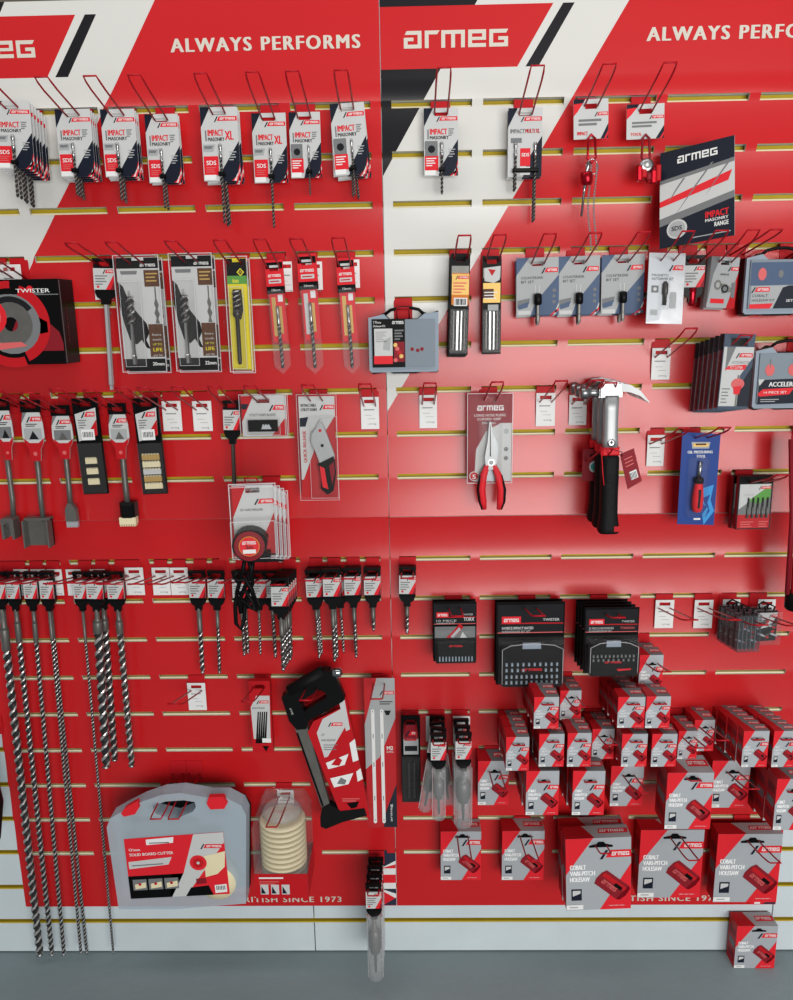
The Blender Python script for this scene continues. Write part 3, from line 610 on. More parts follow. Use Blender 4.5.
ticket(at(286.5, 277).x, at(286, 262).z, 'half hidden behind the left red topped sleeve', .01, .03, .064)
ticket(at(315, 275).x, at(315, 262).z, 'behind the middle red topped sleeve', .01, .036, .060); ticket(at(352, 275).x, at(352, 260).z, 'behind the right red topped sleeve', .01, .036, .060)
def plastic_case(px, d, label, where, print_, w2=None):
    x, zt, zb, w_ = px_rect(*px, d); h = zt-zb; z0 = zt; X = w_/2; P = lambda u, v: (-X+u*w_, -v*h); th = .03
    t = thing('plastic_case', label, 'case', (x, -d, z0)); b = MB()
    pr = [P(0, .10), P(.16, .07), P(.22, .02), P(.30, .12), P(.70, .12), P(.80, .02), P(.86, .05), P(1, .0), P(1, .96), P(.97, .985), P(.78, .965), P(.68, .995), P(.34, .995), P(.28, .965), P(.05, 1), P(.01, .96)]
    b.prism(pr, .004, th, 'black'); b.build('back_shell', t)
    f = MB(); f.prism([P(.0, .10), P(.22, .045), P(.30, .13), P(.70, .13), P(.80, .045), P(1, .02), P(1, .93), P(.97, .965), P(.03, .965), P(.0, .93)], -.006, .004, 'bluegrey'); f.prism([P(.05, .13), P(.95, .13), P(.95, .88), P(.05, .88)], -.010, -.006, 'casegrey'); y = -.0104
    print_(f, P, y, w_, h); f.build('lid', t)
    hb = MB(); hb.tube([(*P(.22, .06)[:1], .01, P(0, .06)[1]), (P(.32, 0)[0], .01, P(0, -.02)[1]), (P(.45, 0)[0], .01, P(0, -.05)[1]), (P(.6, 0)[0], .01, P(0, -.05)[1]), (P(.72, 0)[0], .01, P(0, -.02)[1]), (P(.80, 0)[0], .01, P(0, .06)[1])], .0035, 'plastic', 6); hb.build('handle', t)
    return t, x, z0, h
def pr1(f, P, y, w_, h):
    f.rect(P(.05, 0)[0], P(.52, 0)[0], P(0, .885)[1], P(0, .12)[1], y, 'black'); f.rect(P(.08, 0)[0], P(.34, 0)[0], P(0, .70)[1], P(0, .27)[1], y-.0003, 'lgrey')
    f.text('7 Piece', *P(.07, .19), w_*.11, h*.04, y-.0003, 'white'); f.text('Holesaw Kit', *P(.07, .245), w_*.17, h*.035, y-.0003, 'white'); f.logo(*P(.34, .20), w_*.16, h*.045, y-.0003, 'white')
    f.rect(P(.07, 0)[0], P(.34, 0)[0], P(0, .83)[1], P(0, .70)[1], y-.0003, 'brightred'); f.rect(P(.36, 0)[0], P(.51, 0)[0], P(0, .80)[1], P(0, .48)[1], y-.0003, 'deepred')
    for i in range(5): f.disc(*P(.38+.028*(i % 4), .53+.06*i), h*.035, y-.0005, ('gold', 'pinkred', 'red')[i % 3], 7)
    lines(f, P(.10, 0)[0], P(.26, 0)[0], P(0, .32)[1], 6, h*.03, h*.008, y-.0005, 'mgrey'); f.poly([P(.22, .45), P(.32, .40), P(.30, .62), P(.20, .60)], y-.0005, 'grey')
    lines(f, P(.37, 0)[0], P(.50, 0)[0], P(0, .29)[1], 4, h*.045, h*.025, y-.0003, 'mgrey')
    for i, u in enumerate((.62, .70, .76)): f.disc(*P(u, .60+.02*(i % 2)), h*.03, y-.0002, 'deepred', 8)
plastic_case((369, 311, 438.5, 374), .055, 'blue grey plastic holesaw case with black label over the wall seam', '', pr1)
hang((at(403, 305).x, -.05, at(403, 308, .05).z), 'holding the blue grey case over the wall seam', .09)
def dark_pack(px, d, n, step, base, where, lab, tilt):
    x, zt, zb, w_ = px_rect(*px, d); hd = .012; h = zt-zb; z0 = zt-hd; X = w_/2; P = lambda u, v: (-X+u*w_, hd-v*h)
    t = thing('blade_pack', base, 'blade pack', (x, -d, z0), (0, R(tilt), 0), 'black sleeve packs in the second row'); b = MB()
    b.plate(w_, hd, hd-h, -.003, .004, 'black', w_*.5, .009, 0); b.rect(-X*.9, X*.9, P(0, .22)[1], P(0, .12)[1], -.0033, 'graphite')
    if lab == 1:
        b.rect(-X*.85, X*.95, P(0, .50)[1], P(0, .19)[1], -.0034, 'orange'); b.rect(-X*.85, X*.95, P(0, .40)[1], P(0, .20)[1], -.0037, 'gold'); small_logo(b, -X*.5, X*.9, P(0, .245)[1], h*.03, -.004)
        b.rect(-X*.6, X*.8, P(0, .51)[1], P(0, .43)[1], -.004, 'white')
        for k in range(9): b.rect(-X*.5+X*.13*k, -X*.5+X*.13*k+X*(.05+.03*(k % 3)), P(0, .50)[1], P(0, .44)[1], -.0043, 'ink')
        lines(b, -X*.7, X*.7, P(0, .28)[1], 4, h*.03, h*.012, -.004, 'pinkred')
    else:
        b.poly([P(.1, .12), P(.95, .10), P(.9, .24), P(.6, .27), P(.12, .25)], -.0034, 'lgrey'); b.poly([P(.3, .13), P(.7, .14), P(.5, .20)], -.0037, 'red'); b.rect(-X*.9, X*.9, P(0, .47)[1], P(0, .27)[1], -.0034, 'gold')
        b.rect(-X*.9, X*.2, P(0, .42)[1], P(0, .33)[1], -.0037, 'brown'); lines(b, -X*.8, X*.6, P(0, .36)[1], 3, h*.03, h*.01, -.004, 'white'); b.rect(-X*.4, X*.7, P(0, .55)[1], P(0, .49)[1], -.004, 'grey'); 
    b.build('sleeve_card', t)
    for i, u in enumerate((.22, .42, .62, .80)):
        bw = (.0008, .0018, .0010, .0005)[i]; q = MB(); q.box(-bw, bw, -.0055, -.0035, P(0, .95)[1], P(0, .56)[1], 'rodbright' if i in (1, 2) else 'graphite'); o = q.build('blade', t); o.location = (P(u, 0)[0], 0, 0)
    s = MB(); s.cbox(-X*.96, X*.96, -.0085, -.0058, P(0, .985)[1], P(0, .54)[1], .002, 'film'); s.build('clear_window', t)
    hang((x, -d, z0), where); stack(t, n, step, base, .015, dx=-.001)
dark_pack((451, 253.5, 470, 355), .07, 3, .018, 'black sleeve pack with orange label, left stack on the right sheet', 'holding the orange label packs', 1, 1.5)
dark_pack((482, 256, 501, 354), .045, 1, .016, 'single black sleeve pack with white and gold label', 'holding the white and gold label pack', 0, 0)
def adaptor_card(px, d, by, base, where, n=1):
    x, zt, zb, w_ = px_rect(*px, d); hd = .013; h = zt-zb; z0 = zt-hd; X = w_/2; P = lambda u, v: (-X+u*w_, hd-v*h); y = -.0007; L = lambda k: y-.0003*k
    t = thing('bit_adaptor_card', base, 'drill bit', (x, -d, z0), (0, R(-1), 0), 'slate blue adaptor cards'); b = MB()
    b.plate(w_, hd, hd-h, y, .0007, 'grey', w_*.26, .009, 0); b.poly([P(0, 0), P(.30, 0), P(0, .30)], L(1), 'slate'); b.poly([P(1, .30), P(1, 1), P(.34, 1), P(.44, .78)], L(1), 'slate')
    small_logo(b, *[P(u, 0)[0] for u in (.58, .97)], P(0, .26)[1], h*.08, L(2)); b.text('COUNTERSINK', *P(.11, .37), w_*.52, h*.045, L(1), 'ink'); b.text('BIT SET', *P(.11, .44), w_*.30, h*.045, L(1), 'ink')
    b.poly([P(.02, .74), P(.32, .70), P(.30, .80), P(.02, .88)], L(1), 'mgrey'); b.poly([P(.04, .82), P(.30, .76), P(.26, .86), P(.05, .90)], L(2), 'slate'); b.rect(P(.03, 0)[0], P(.34, 0)[0], P(0, .99)[1], P(0, .92)[1], L(2), 'lgrey')
    for k in range(2): b.poly([P(.80+.08*k, 1), P(.84+.08*k, 1), P(1, .93-.09*k), P(1, .88-.09*k)], L(2), ('brightred', 'lgrey')[k])
    lines(b, P(.85, 0)[0], P(.93, 0)[0], P(0, .55)[1], 3, h*.10, h*.05, L(2), 'mgrey')
    for k in (-.05, .05): b.rect(P(.48+k, 0)[0], P(.50+k, 0)[0], P(0, .66)[1], P(0, .48)[1], L(3), 'lgrey')
    b.build('card', t)
    q = MB(); cx = P(.49, 0)[0]; zc = P(0, .62)[1]; zb2 = at((px[0]+px[2])/2, by, d).z-z0
    q.lathe([(.005, zc), (.0085, zc-.003), (.0085, zc-.022), (.005, zc-.025)], 'plastic', 12, (cx, -.011, 0)); q.build('depth_collar', t)
    q = MB(); q.lathe([(.0036, zc-.025), (.0036, zb2+.02), (.0042, zb2+.018), (.0042, zb2+.006), (.003, zb2)], 'graphite', 6, (cx, -.011, 0), smooth=False); q.build('hex_shank', t)
    hang((x, -d, z0), where); stack(t, n, .024, base, .02)
adaptor_card((516, 257.5, 558.5, 315), .05, 323.5, 'slate blue card with black collar bit, left of the three', 'holding the left slate blue card', 2)
adaptor_card((558, 256, 599, 314.5), .05, 323, 'slate blue card with black collar bit, middle of the three', 'holding the middle slate blue card', 2)
adaptor_card((601, 254.5, 643.5, 313.5), .05, 321, 'slate blue card with black collar bit, right of the three', 'holding the right slate blue card', 2)
def foil_pack(px, d):
    x, zt, zb, w_ = px_rect(*px, d); hd = .016; h = zt-zb; z0 = zt-hd; X = w_/2; P = lambda u, v: (-X+u*w_, hd-v*h)
    t = thing('foil_pack', 'shiny silver foil pack with a dark driver bit picture', 'drill bit', (x, -d, z0), (R(-5.5), R(2), R(4))); b = MB(); b.plate(w_, hd, hd-h, -.001, .001, 'foil', w_*.34, .012, 0); y = -.0014
    b.poly([P(0, .08), P(.85, .05), P(.6, .40), P(.35, .95), P(0, .98)], y, 'silver'); small_logo(b, *[P(u, 0)[0] for u in (.55, .95)], P(0, .24)[1], h*.07, y-.0003)
    b.text('MAGNETIC', *P(.10, .33), w_*.46, h*.035, y-.0003, 'ink'); b.text('NUTDRIVER SET', *P(.10, .38), w_*.6, h*.035, y-.0003, 'ink'); b.rect(P(.1, 0)[0], P(.3, 0)[0], P(0, .56)[1], P(0, .46)[1], y-.0003, 'mgrey'); b.disc(*P(.20, .51), w_*.05, y-.0005, 'lgrey', 8); b.rect(P(.62, 0)[0], P(.8, 0)[0], P(0, .78)[1], P(0, .55)[1], y-.0002, 'grey'); b.rect(P(.1, 0)[0], P(.3, 0)[0], P(0, .88)[1], P(0, .80)[1], y-.0002, 'grey'); b.build('foil_card', t)
    q = MB(); q.cbox(P(.33, 0)[0], P(.58, 0)[0], -.012, -.0012, P(0, .80)[1], P(0, .36)[1], .004, 'film'); q.build('blister', t)
    q = MB(); q.lathe([(.002, P(0, .40)[1]), (.006, P(0, .44)[1]), (.006, P(0, .58)[1]), (.004, P(0, .60)[1]), (.004, P(0, .74)[1])], 'darksteel', 8, (P(.47, 0)[0], -.0055, 0)); q.build('driver_bit', t)
    hang((x, -d, z0), 'holding the silver foil pack')
foil_pack((647, 253, 684, 324), .075)
t = drill_hang(695, 261, .055, 693, 292, .005, 'red tipped bit driver on a black hanger beside the foil pack', 'holding the red tipped bit driver', .044, rod='darksteel', group='rods on black hangers')
b = MB(); zr = at(695, 292, .055).z-at(695, 261, .055).z
b.lathe([(.006, zr+.01), (.009, zr+.006), (.009, zr-.004), (.0085, zr-.024), (.006, zr-.029)], 'anodred', 12, (0, .005, 0)); b.build('red_sleeve', t)
def arbor_pack(px, d):
    x, zt, zb, w_ = px_rect(*px, d); hd = .012; h = zt-zb; z0 = zt-hd; X = w_/2; P = lambda u, v: (-X+u*w_, hd-v*h); base = 'grey card pack picturing a holesaw arbor beside the right edge case'
    t = thing('arbor_pack', base, 'arbor', (x, -d, z0), (0, R(3), R(8)), 'arbor packs'); b = MB(); b.plate(w_, hd, hd-h, -.004, .012, 'grey', w_*.3, .009, 0); y = -.0044
    b.poly([P(0, 0), P(.32, 0), P(.12, .35), P(.02, .9), P(0, .9)], y, 'mgrey'); b.poly([P(1, .30), P(1, 1), P(.70, 1)], y, 'red'); small_logo(b, *[P(u, 0)[0] for u in (.62, .99)], P(0, .26)[1], h*.07, y-.0003)
    b.text('ARBOR', *P(.36, .36), w_*.32, h*.04, y-.0003, 'ink'); b.disc(*P(.32, .55), w_*.13, y-.0003, 'graphite', 12, 1.3); b.disc(*P(.32, .55), w_*.07, y-.0005, 'grey', 10, 1.3); b.poly([P(.42, .52), P(.62, .52), P(.8, .6), P(.8, .68), P(.5, .72)], y-.0003, 'graphite'); b.disc(*P(.58, .62), w_*.13, y-.0006, 'ink', 10); b.disc(*P(.58, .62), w_*.08, y-.0008, 'mgrey', 10); b.poly([P(.8, .5), P(.95, .48), P(.95, .8), P(.82, .78)], y-.0003, 'mgrey')
    b.rect(P(.12, 0)[0], P(.60, 0)[0], P(0, .91)[1], P(0, .82)[1], y-.0003, 'brightred'); b.build('card', t); hang((x, -d, z0), 'holding the arbor packs'); stack(t, 2, .019, base, .03)
arbor_pack((708, 257, 738, 308), .06)
def pr2(f, P, y, w_, h):
    f.rect(P(.06, 0)[0], P(.94, 0)[0], P(0, .52)[1], P(0, .17)[1], y, 'slate')
    for u, r in ((.22, .065), (.48, .04), (.72, .065)): f.disc(*P(u, .35), h*r, y-.0003, 'pinkred' if r > .05 else 'mgrey', 12, 1.5)
    f.poly([P(.08, .53), P(.94, .52), P(.94, .88), P(.08, .88)], y, 'grey'); f.poly([P(.52, .56), P(.60, .53), P(.94, .52), P(.94, .88), P(.40, .88)], y-.0003, 'navy'); small_logo(f, *[P(u, 0)[0] for u in (.08, .34)], P(0, .62)[1], h*.07, y-.0003)
    f.text('COBALT', *P(.10, .70), w_*.22, h*.04, y-.0003, 'ink'); f.text('HOLESAW KIT', *P(.10, .77), w_*.32, h*.04, y-.0003, 'ink'); f.poly([P(.07, .81), P(.40, .80), P(.36, .88), P(.07, .88)], y-.0006, 'brightred'); f.text('SET', *P(.58, .78), w_*.1, h*.04, y-.0006, 'white')
plastic_case((744, 251, 815, 316), .05, 'grey plastic holesaw kit case cut by the right edge, upper', '', pr2)
hang((at(788, 252).x, -.045, at(788, 255, .045).z), 'holding the upper right edge case', .195); hook(at(735, 255).x, at(735, 255).z, 'left of the upper right edge case')
# ------------------------------------------------------------------ third row, right: tickets, cutter packs, case
def tk(px, where, d=.0075):
    x, zt, zb, w_ = px_rect(*px, d-YF); ticket(x, zt, where, d, w_, zt-zb)
    hook(x, zt-.022, f'with ticket {where}', tz=zt+.040 if zt < .9 else None)
tk((651.6, 348, 670, 379.5), 'below the brochure and driver bits')
def cutter_pack(px, d, n, step):
    x, zt, zb, w_ = px_rect(*px, d); hd = .016; h = zt-zb; z0 = zt-hd; X = w_/2; P = lambda u, v: (-X+u*w_, hd-v*h); base = 'smoky clear pack with red cutter picture, fanned stack at the right'
    t = thing('cutter_pack', base, 'cutter', (x, -d, z0), (0, R(2), R(6)), 'fanned cutter packs'); b = MB(); y = -.0015
    b.plate(w_, hd, P(0, .17)[1], y, .001, 'slatedark', w_*.55, .016, 0); b.box(-X, X, y, .001, P(0, 1)[1], P(0, .17)[1], 'slatedark'); 
    b.poly([P(.02, .17), P(1, .17), P(1, .30), P(.62, .55), P(.62, .96), P(.02, .96)], y-.0003, 'lgrey'); b.poly([P(1, .42), P(1, .96), P(.62, .96), P(.62, .72)], y-.0005, 'navy'); b.poly([P(.12, .17), P(.40, .17), P(.12, .50)], y-.0004, 'mgrey')
    small_logo(b, *[P(u, 0)[0] for u in (.42, .97)], P(0, .305)[1], h*.055, y-.0006); b.text('ACCELERATOR', *P(.32, .39), w_*.58, h*.035, y-.0006, 'mgrey'); b.poly([P(.10, .47), P(.22, .42), P(.82, .40), P(.76, .47)], y-.0007, 'brightred'); b.text('TCT CUTTER', *P(.26, .455), w_*.42, h*.03, y-.0009, 'white')
    b.disc(*P(.58, .66), w_*.22, y-.0007, 'pinkred', 14, .8); b.poly([P(.44, .70), P(.72, .68), P(.66, .80), P(.48, .80)], y-.0008, 'brightred'); b.rect(P(.55, 0)[0], P(.61, 0)[0], P(0, .96)[1], P(0, .54)[1], y-.0006, 'graphite'); lines(b, P(.08, 0)[0], P(.34, 0)[0], P(0, .72)[1], 5, h*.045, h*.015, y-.0006, 'mgrey')
    b.build('card', t)
    s = MB(); s.cbox(-X*1.02, X*1.02, -.010, .016, P(0, 1)[1], P(0, .0)[1], .002, 'film'); s.build('clear_shell', t)
    q = MB(); q.box(-X, X, .0165, .018, P(0, 1)[1], P(0, .22)[1], 'deepred', side='grey'); q.box(-X, X, .0165, .018, P(0, .22)[1], P(0, 0)[1], 'black'); q.build('back_card', t)
    hang((x, -d, z0), 'holding the fanned cutter packs'); stack(t, n, step, base, .01)
cutter_pack((721, 334, 753, 409), .167, 6, .0285)
def pr3(f, P, y, w_, h):
    for u, r in ((.20, .07), (.52, .07)): f.disc(*P(u, .38), h*r, y-.0003, 'pinkred', 12, 1.3); f.rect(P(u-.008, 0)[0], P(u+.008, 0)[0], P(0, .34)[1], P(0, .22)[1], y-.0004, 'mgrey')
    f.poly([P(.06, .53), P(.94, .50), P(.94, .88), P(.06, .90)], y, 'navy'); f.text('ACCELER8R', *P(.20, .63), w_*.42, h*.07, y-.0003, 'white'); f.poly([P(.05, .74), P(.12, .67), P(.56, .65), P(.50, .75), P(.08, .78)], y-.0003, 'brightred'); f.text('14 PIECE SET', *P(.14, .735), w_*.32, h*.035, y-.0006, 'white')
    f.poly([P(.05, .52), P(.14, .52), P(.07, .62)], y-.0003, 'lgrey'); lines(f, P(.10, 0)[0], P(.36, 0)[0], P(0, .82)[1], 2, h*.03, h*.012, y-.0003, 'grey')
plastic_case((753, 344, 824, 410), .06, 'grey plastic case with red slash label, lower right edge', '', pr3)
hang((at(795, 347).x, -.05, at(795, 350, .05).z), 'holding the lower right edge case', .12)
# ------------------------------------------------------------------ fourth row: chisels, comb packs, knives
def chisel(px, base, where, kind, pts, end):
    """px: tag rectangle; pts: px of the shaft; end: px rectangle of the head"""
    d = .05; x, zt, zb, w_ = px_rect(*px, d); hd = .014; h = zt-zb; z0 = zt-hd; X = w_/2; P = lambda u, v: (-X+u*w_, hd-v*h)
    t = thing('chisel', base, 'chisel', (x, -d, z0), (0, 0, 0), 'chisels with red tags'); b = MB(); y = -.001
    out = [(.12, .20), (.02, .38), (0, .60), (.10, .72), (.22, .80), (.28, 1), (.72, 1), (.78, .80), (.90, .72), (1, .60), (.98, .38), (.88, .20)]
    b.plate(w_*.92, hd, P(0, .20)[1], y, .001, 'black', w_*.5, .010, 0)
    b.prism([P(*q) for q in out], y, .001, 'lgrey'); L = lambda k: y-.0003*k
    b.poly([P(.03, .62), P(.10, .72), P(.22, .80), P(.28, 1), P(.72, 1), P(.78, .80), P(.90, .72), P(.97, .62), P(.7, .70), P(.3, .70)], L(1), 'red'); b.poly([P(.02, .38), P(.12, .20), P(.30, .20)], L(1), 'mgrey')
    small_logo(b, *[P(u, 0)[0] for u in (.24, .94)], P(0, .345)[1], h*.075, L(1)); lines(b, P(.2, 0)[0], P(.72, 0)[0], P(0, .385)[1], 2, h*.03, h*.014, L(1), 'ink'); b.rect(P(.10, 0)[0], P(.90, 0)[0], P(0, .645)[1], P(0, .46)[1], L(2), ('mgrey', 'grey', 'mgrey', 'grey')[kind]); b.poly([P(.3, .64), P(.5, .5), P(.75, .64)], L(3), 'ink' if kind < 2 else 'graphite'); b.disc(*P(.5, .88), w_*.10, L(2), 'pinkred', 8); b.build('tag', t)
    W = lambda q, dd=d: Vector(at(*q, dd))-Vector((x, -d, z0))
    q = MB(); pp = [W(p) for p in pts]; q.tube([(pp[0].x, .012, P(0, .62)[1])]+[(p.x, .012, p.z) for p in pp], .0062 if kind < 3 else .0068, 'graphite', 8); q.build('shaft', t)
    a = W((end[0], end[1])); c = W((end[2], end[3])); q = MB()
    if kind == 0:   # gouge
        q.prism([(a.x, a.z), (a.x+(c.x-a.x)*.12, a.z+.004), (c.x-(c.x-a.x)*.12, a.z+.004), (c.x, a.z), (c.x, c.z), (c.x-.006, c.z), (c.x-.006, a.z-.012), ((a.x+c.x)/2, a.z-.006), (a.x+.006, a.z-.012), (a.x+.006, c.z), (a.x, c.z)], -.012, .020, 'graphite'); q.box(a.x+.004, c.x-.004, .016, .020, c.z, a.z, 'steel')
    elif kind == 1:  # wide scoop
        q.box(a.x, c.x, .008, .013, c.z, a.z, 'graphite'); q.box(a.x, a.x+.004, -.016, .013, c.z, a.z-.002, 'graphite'); q.box(c.x-.004, c.x, -.016, .013, c.z, a.z-.002, 'graphite'); q.box(a.x, c.x, -.002, .018, a.z-.004, a.z+.002, 'graphite')
    elif kind == 2:  # flat comb chisel
        zc = a.z+(c.z-a.z)*.75; q.prism([(a.x+.008, a.z), (c.x-.010, a.z), (c.x-.001, a.z+(c.z-a.z)*.25), (c.x, zc), (a.x, zc), (a.x+.001, a.z+(c.z-a.z)*.25)], .004, .019, 'graphite')
        for k in range(6): u = a.x+(c.x-a.x)*(k+.08)/6; q.box(u, u+(c.x-a.x)*.12, .006, .017, c.z, zc, 'silver')
        q.box(a.x, c.x, .007, .016, c.z+.004, zc, 'silver')
    else:           # comb holder
        q.cbox(a.x, c.x, -.004, .026, a.z+(c.z-a.z)*.75, a.z, .006, 'plastic')
        zc = a.z+(c.z-a.z)*.62
        m_ = MB(); m_.box(a.x-.002, c.x+.002, -.004, .014, c.z+.005, zc, 'cream')
        for k in range(7): u = a.x-.002+(c.x-a.x+.004)*(k+.1)/7; m_.box(u, u+(c.x-a.x)*.09, -.003, .013, c.z, c.z+.006, 'cream')
        m_.build('toothed_comb', t)
    q.build('chisel_head', t); hang((x, -d, z0), where)
chisel((-3, 398, 13, 460), 'narrow gouge chisel with red tag at the left edge', 'holding the gouge at the left edge', 0, [(7, 478), (10, 500), (11, 520)], (2.5, 519, 17.6, 538))
chisel((22, 400, 44, 461), 'wide square scoop chisel with red tag', 'holding the wide scoop chisel', 1, [(36.5, 476), (38, 496), (41, 522)], (24, 519, 53, 546))
chisel((52, 405, 73, 459), 'flat toothed chisel with red tag between scoop and comb pack', 'holding the flat toothed chisel', 2, [(65, 470), (67, 490), (68.5, 508)], (63, 504, 77, 528))
chisel((109, 403, 129, 459), 'chisel with black holder and cream toothed comb', 'holding the cream comb chisel', 3, [(122, 470), (124, 490), (126, 507)], (119, 503, 136, 526))
def comb_pack(px, base, where, n):
    d = .055; x, zt, zb, w_ = px_rect(*px, d); hd = .014; h = zt-zb; z0 = zt-hd; X = w_/2; P = lambda u, v: (-X+u*w_, hd-v*h)
    t = thing('comb_pack', base, 'comb pack', (x, -d, z0), (0, R(-1.6), 0), 'black zip packs of combs'); b = MB(); b.plate(w_*.95, hd, hd-h, -.002, .006, 'black', w_*.45, .010, 0); y = -.0024
    b.poly([P(.08, .16), P(.90, .10), P(.86, .38), P(.12, .44)], y, 'lgrey'); b.poly([P(.45, .38), P(.88, .22), P(.86, .38), P(.5, .42)], y-.0003, 'red'); small_logo(b, *[P(u, 0)[0] for u in (.30, .84)], P(0, .19)[1], h*.05, y-.0004)
    b.rect(P(.25, 0)[0], P(.75, 0)[0], P(0, .43)[1], P(0, .32)[1], y-.0006, 'white'); lines(b, P(.18, 0)[0], P(.5, 0)[0], P(0, .22)[1], 4, h*.025, h*.01, y-.0006, 'mgrey')
    for k in range(8): b.rect(P(.30+.05*k, 0)[0], P(.32+.05*k+.01*(k % 2), 0)[0], P(0, .40)[1], P(0, .345)[1], y-.0009, 'ink')
    b.build('bag', t)
    for k in range(n):
        m_ = MB(); v0 = .96-.076*(k+1) if n > 3 else .95-.11*(k+1); w2 = .34 if n > 3 else .22
        m_.box(P(.5-w2, 0)[0], P(.5+w2, 0)[0], -.006, -.0028, P(0, v0+.055)[1], P(0, v0)[1], ('cream', 'gold', 'lgrey')[k % 3] if n > 3 else 'cream')
        for j in range(6): m_.box(P(.5-w2+w2*2*(j+.15)/6, 0)[0], P(.5-w2+w2*2*(j+.7)/6, 0)[0], -.006, -.0028, P(0, v0)[1], P(0, v0-.012)[1], 'cream')
        m_.build('toothed_comb', t)
    s = MB(); s.cbox(-X*.96, X*.96, -.010, -.0065, P(0, .99)[1], P(0, .46)[1], .003, 'film'); s.build('clear_window', t); hang((x, -d, z0), where)
comb_pack((76, 398, 102, 494), 'black zip pack with two small cream combs', 'holding the small comb pack', 3)
comb_pack((136, 398, 162, 494), 'black zip pack with a tall pile of pale combs', 'holding the tall comb pack', 5)
tk((162.7, 401, 181.5, 431), 'right of the tall comb pack, first of two'); tk((193, 401, 212, 431), 'right of the tall comb pack, second of two'); tk((361, 397, 379, 429), 'right of the knife blister by the seam')
drill_hang(231, 406, .05, 234, 488, .0046, 'dark pencil rod on a black hanger beside the blade blister', 'holding the dark pencil rod', .037, rod='darksteel', group='rods on black hangers')
def blister(px, d, name, label, cat, where, n=1, step=.02, th=.012, tilt=0., grp=None, rz=0., hw=.3, L_=.195):
    x, zt, zb, w_ = px_rect(*px, d); hd = .015; h = zt-zb; z0 = zt-hd; X = w_/2
    t = thing(name, label, cat, (x, -d, z0), (0, tilt, rz), grp); P = lambda u, v: (-X+u*w_, hd-v*h)
    hang((x, -d, z0), where, L_); return t, P, w_, h, X, hd, (Vector((x, -d, z0)))
base = 'clear blister of utility knife blades with grey and red card'
t, P, w_, h, X, hd, O = blister((240, 394, 287, 438), .06, 'blade_blister', base, 'blades', 'holding the blade blisters', grp='blade blisters')
b = MB(); b.plate(w_*.92, hd-.003, hd-h+.004, 0, .001, 'lgrey', w_*.28, .010, 0); y = -.0003
b.poly([P(.04, .04), P(.30, .04), P(.04, .62)], y, 'red'); b.poly([P(.04, .22), P(.20, .22), P(.14, .34), P(.04, .34)], y-.0003, 'navy'); small_logo(b, *[P(u, 0)[0] for u in (.62, .94)], P(0, .36)[1], h*.11, y-.0003); b.text('UTILITY KNIFE BLADES', *P(.20, .50), w_*.56, h*.06, y-.0003, 'ink'); b.poly([P(.95, .55), P(.95, .95), P(.66, .95)], y, 'red'); b.build('card', t)
q = MB(); q.cbox(P(.18, 0)[0], P(.80, 0)[0], -.012, -.001, P(0, .84)[1], P(0, .58)[1], .002, 'black'); q.poly([P(.46, .78), P(.50, .66), P(.53, .70), P(.56, .66), P(.59, .70), P(.62, .66), P(.68, .78)], -.0124, 'silver'); q.build('blade_box', t)
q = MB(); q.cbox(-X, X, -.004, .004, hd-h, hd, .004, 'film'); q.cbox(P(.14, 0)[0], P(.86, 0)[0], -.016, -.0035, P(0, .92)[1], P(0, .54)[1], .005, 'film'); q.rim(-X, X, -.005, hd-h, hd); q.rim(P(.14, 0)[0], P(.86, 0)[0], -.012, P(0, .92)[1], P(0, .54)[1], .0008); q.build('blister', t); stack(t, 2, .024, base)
t, P, w_, h, X, hd, O = blister((298.5, 394, 338, 500), .05, 'utility_knife', 'silver and red utility knife in a clear blister beside the seam', 'knife', 'holding the utility knife blister')
b = MB(); b.plate(w_*.90, hd-.003, P(0, .97)[1], 0, .001, 'red', w_*.34, .010, 0); y = -.0003
b.poly([P(.05, .02), P(.95, .02), P(.95, .20), P(.42, .50), P(.10, .80), P(.05, .80)], y, 'lgrey'); small_logo(b, *[P(u, 0)[0] for u in (.56, .94)], P(0, .14)[1], h*.04, y-.0003); b.text('RETRACTABLE', *P(.10, .115), w_*.38, h*.026, y-.0003, 'ink'); b.text('UTILITY KNIFE', *P(.10, .155), w_*.40, h*.026, y-.0003, 'ink')
b.poly([P(.06, .22), P(.28, .21), P(.20, .30), P(.06, .30)], y-.0003, 'navy'); b.text('QUICK RELEASE', P(.20, 0)[0], P(0, .64)[1], h*.30, w_*.08, y-.0003, 'red', rot=1.5708); b.build('card', t)
k = MB(); k.prism([P(.36, .36), P(.62, .25), P(.72, .34), P(.92, .56), P(.90, .66), P(.56, .66), P(.42, .50), P(.34, .44)], -.014, -.002, 'rodsilver'); k.disc(*P(.58, .33), .0035, -.0144, 'red', 10); k.poly([P(.50, .46), P(.66, .44), P(.80, .56), P(.72, .60)], -.0144, 'grey'); k.disc(*P(.62, .47), .004, -.0147, 'ink', 6); k.build('metal_body', t)
k = MB(); k.prism([P(.50, .64), P(.90, .57), P(.95, .72), P(.86, .90), P(.72, .935), P(.55, .88), P(.58, .78)], -.017, -.001, 'plastic'); k.prism([P(.54, .66), P(.66, .68), P(.70, .80), P(.74, .88), P(.60, .86)], -.0185, -.016, 'brightred'); k.prism([P(.78, .66), P(.90, .62), P(.92, .72), P(.84, .84)], -.0185, -.016, 'deepred'); k.build('grip', t)
k = MB(); k.prism([P(.38, .36), P(.62, .255), P(.60, .23), P(.58, .24)], -.010, -.0085, 'steel'); k.build('blade', t)
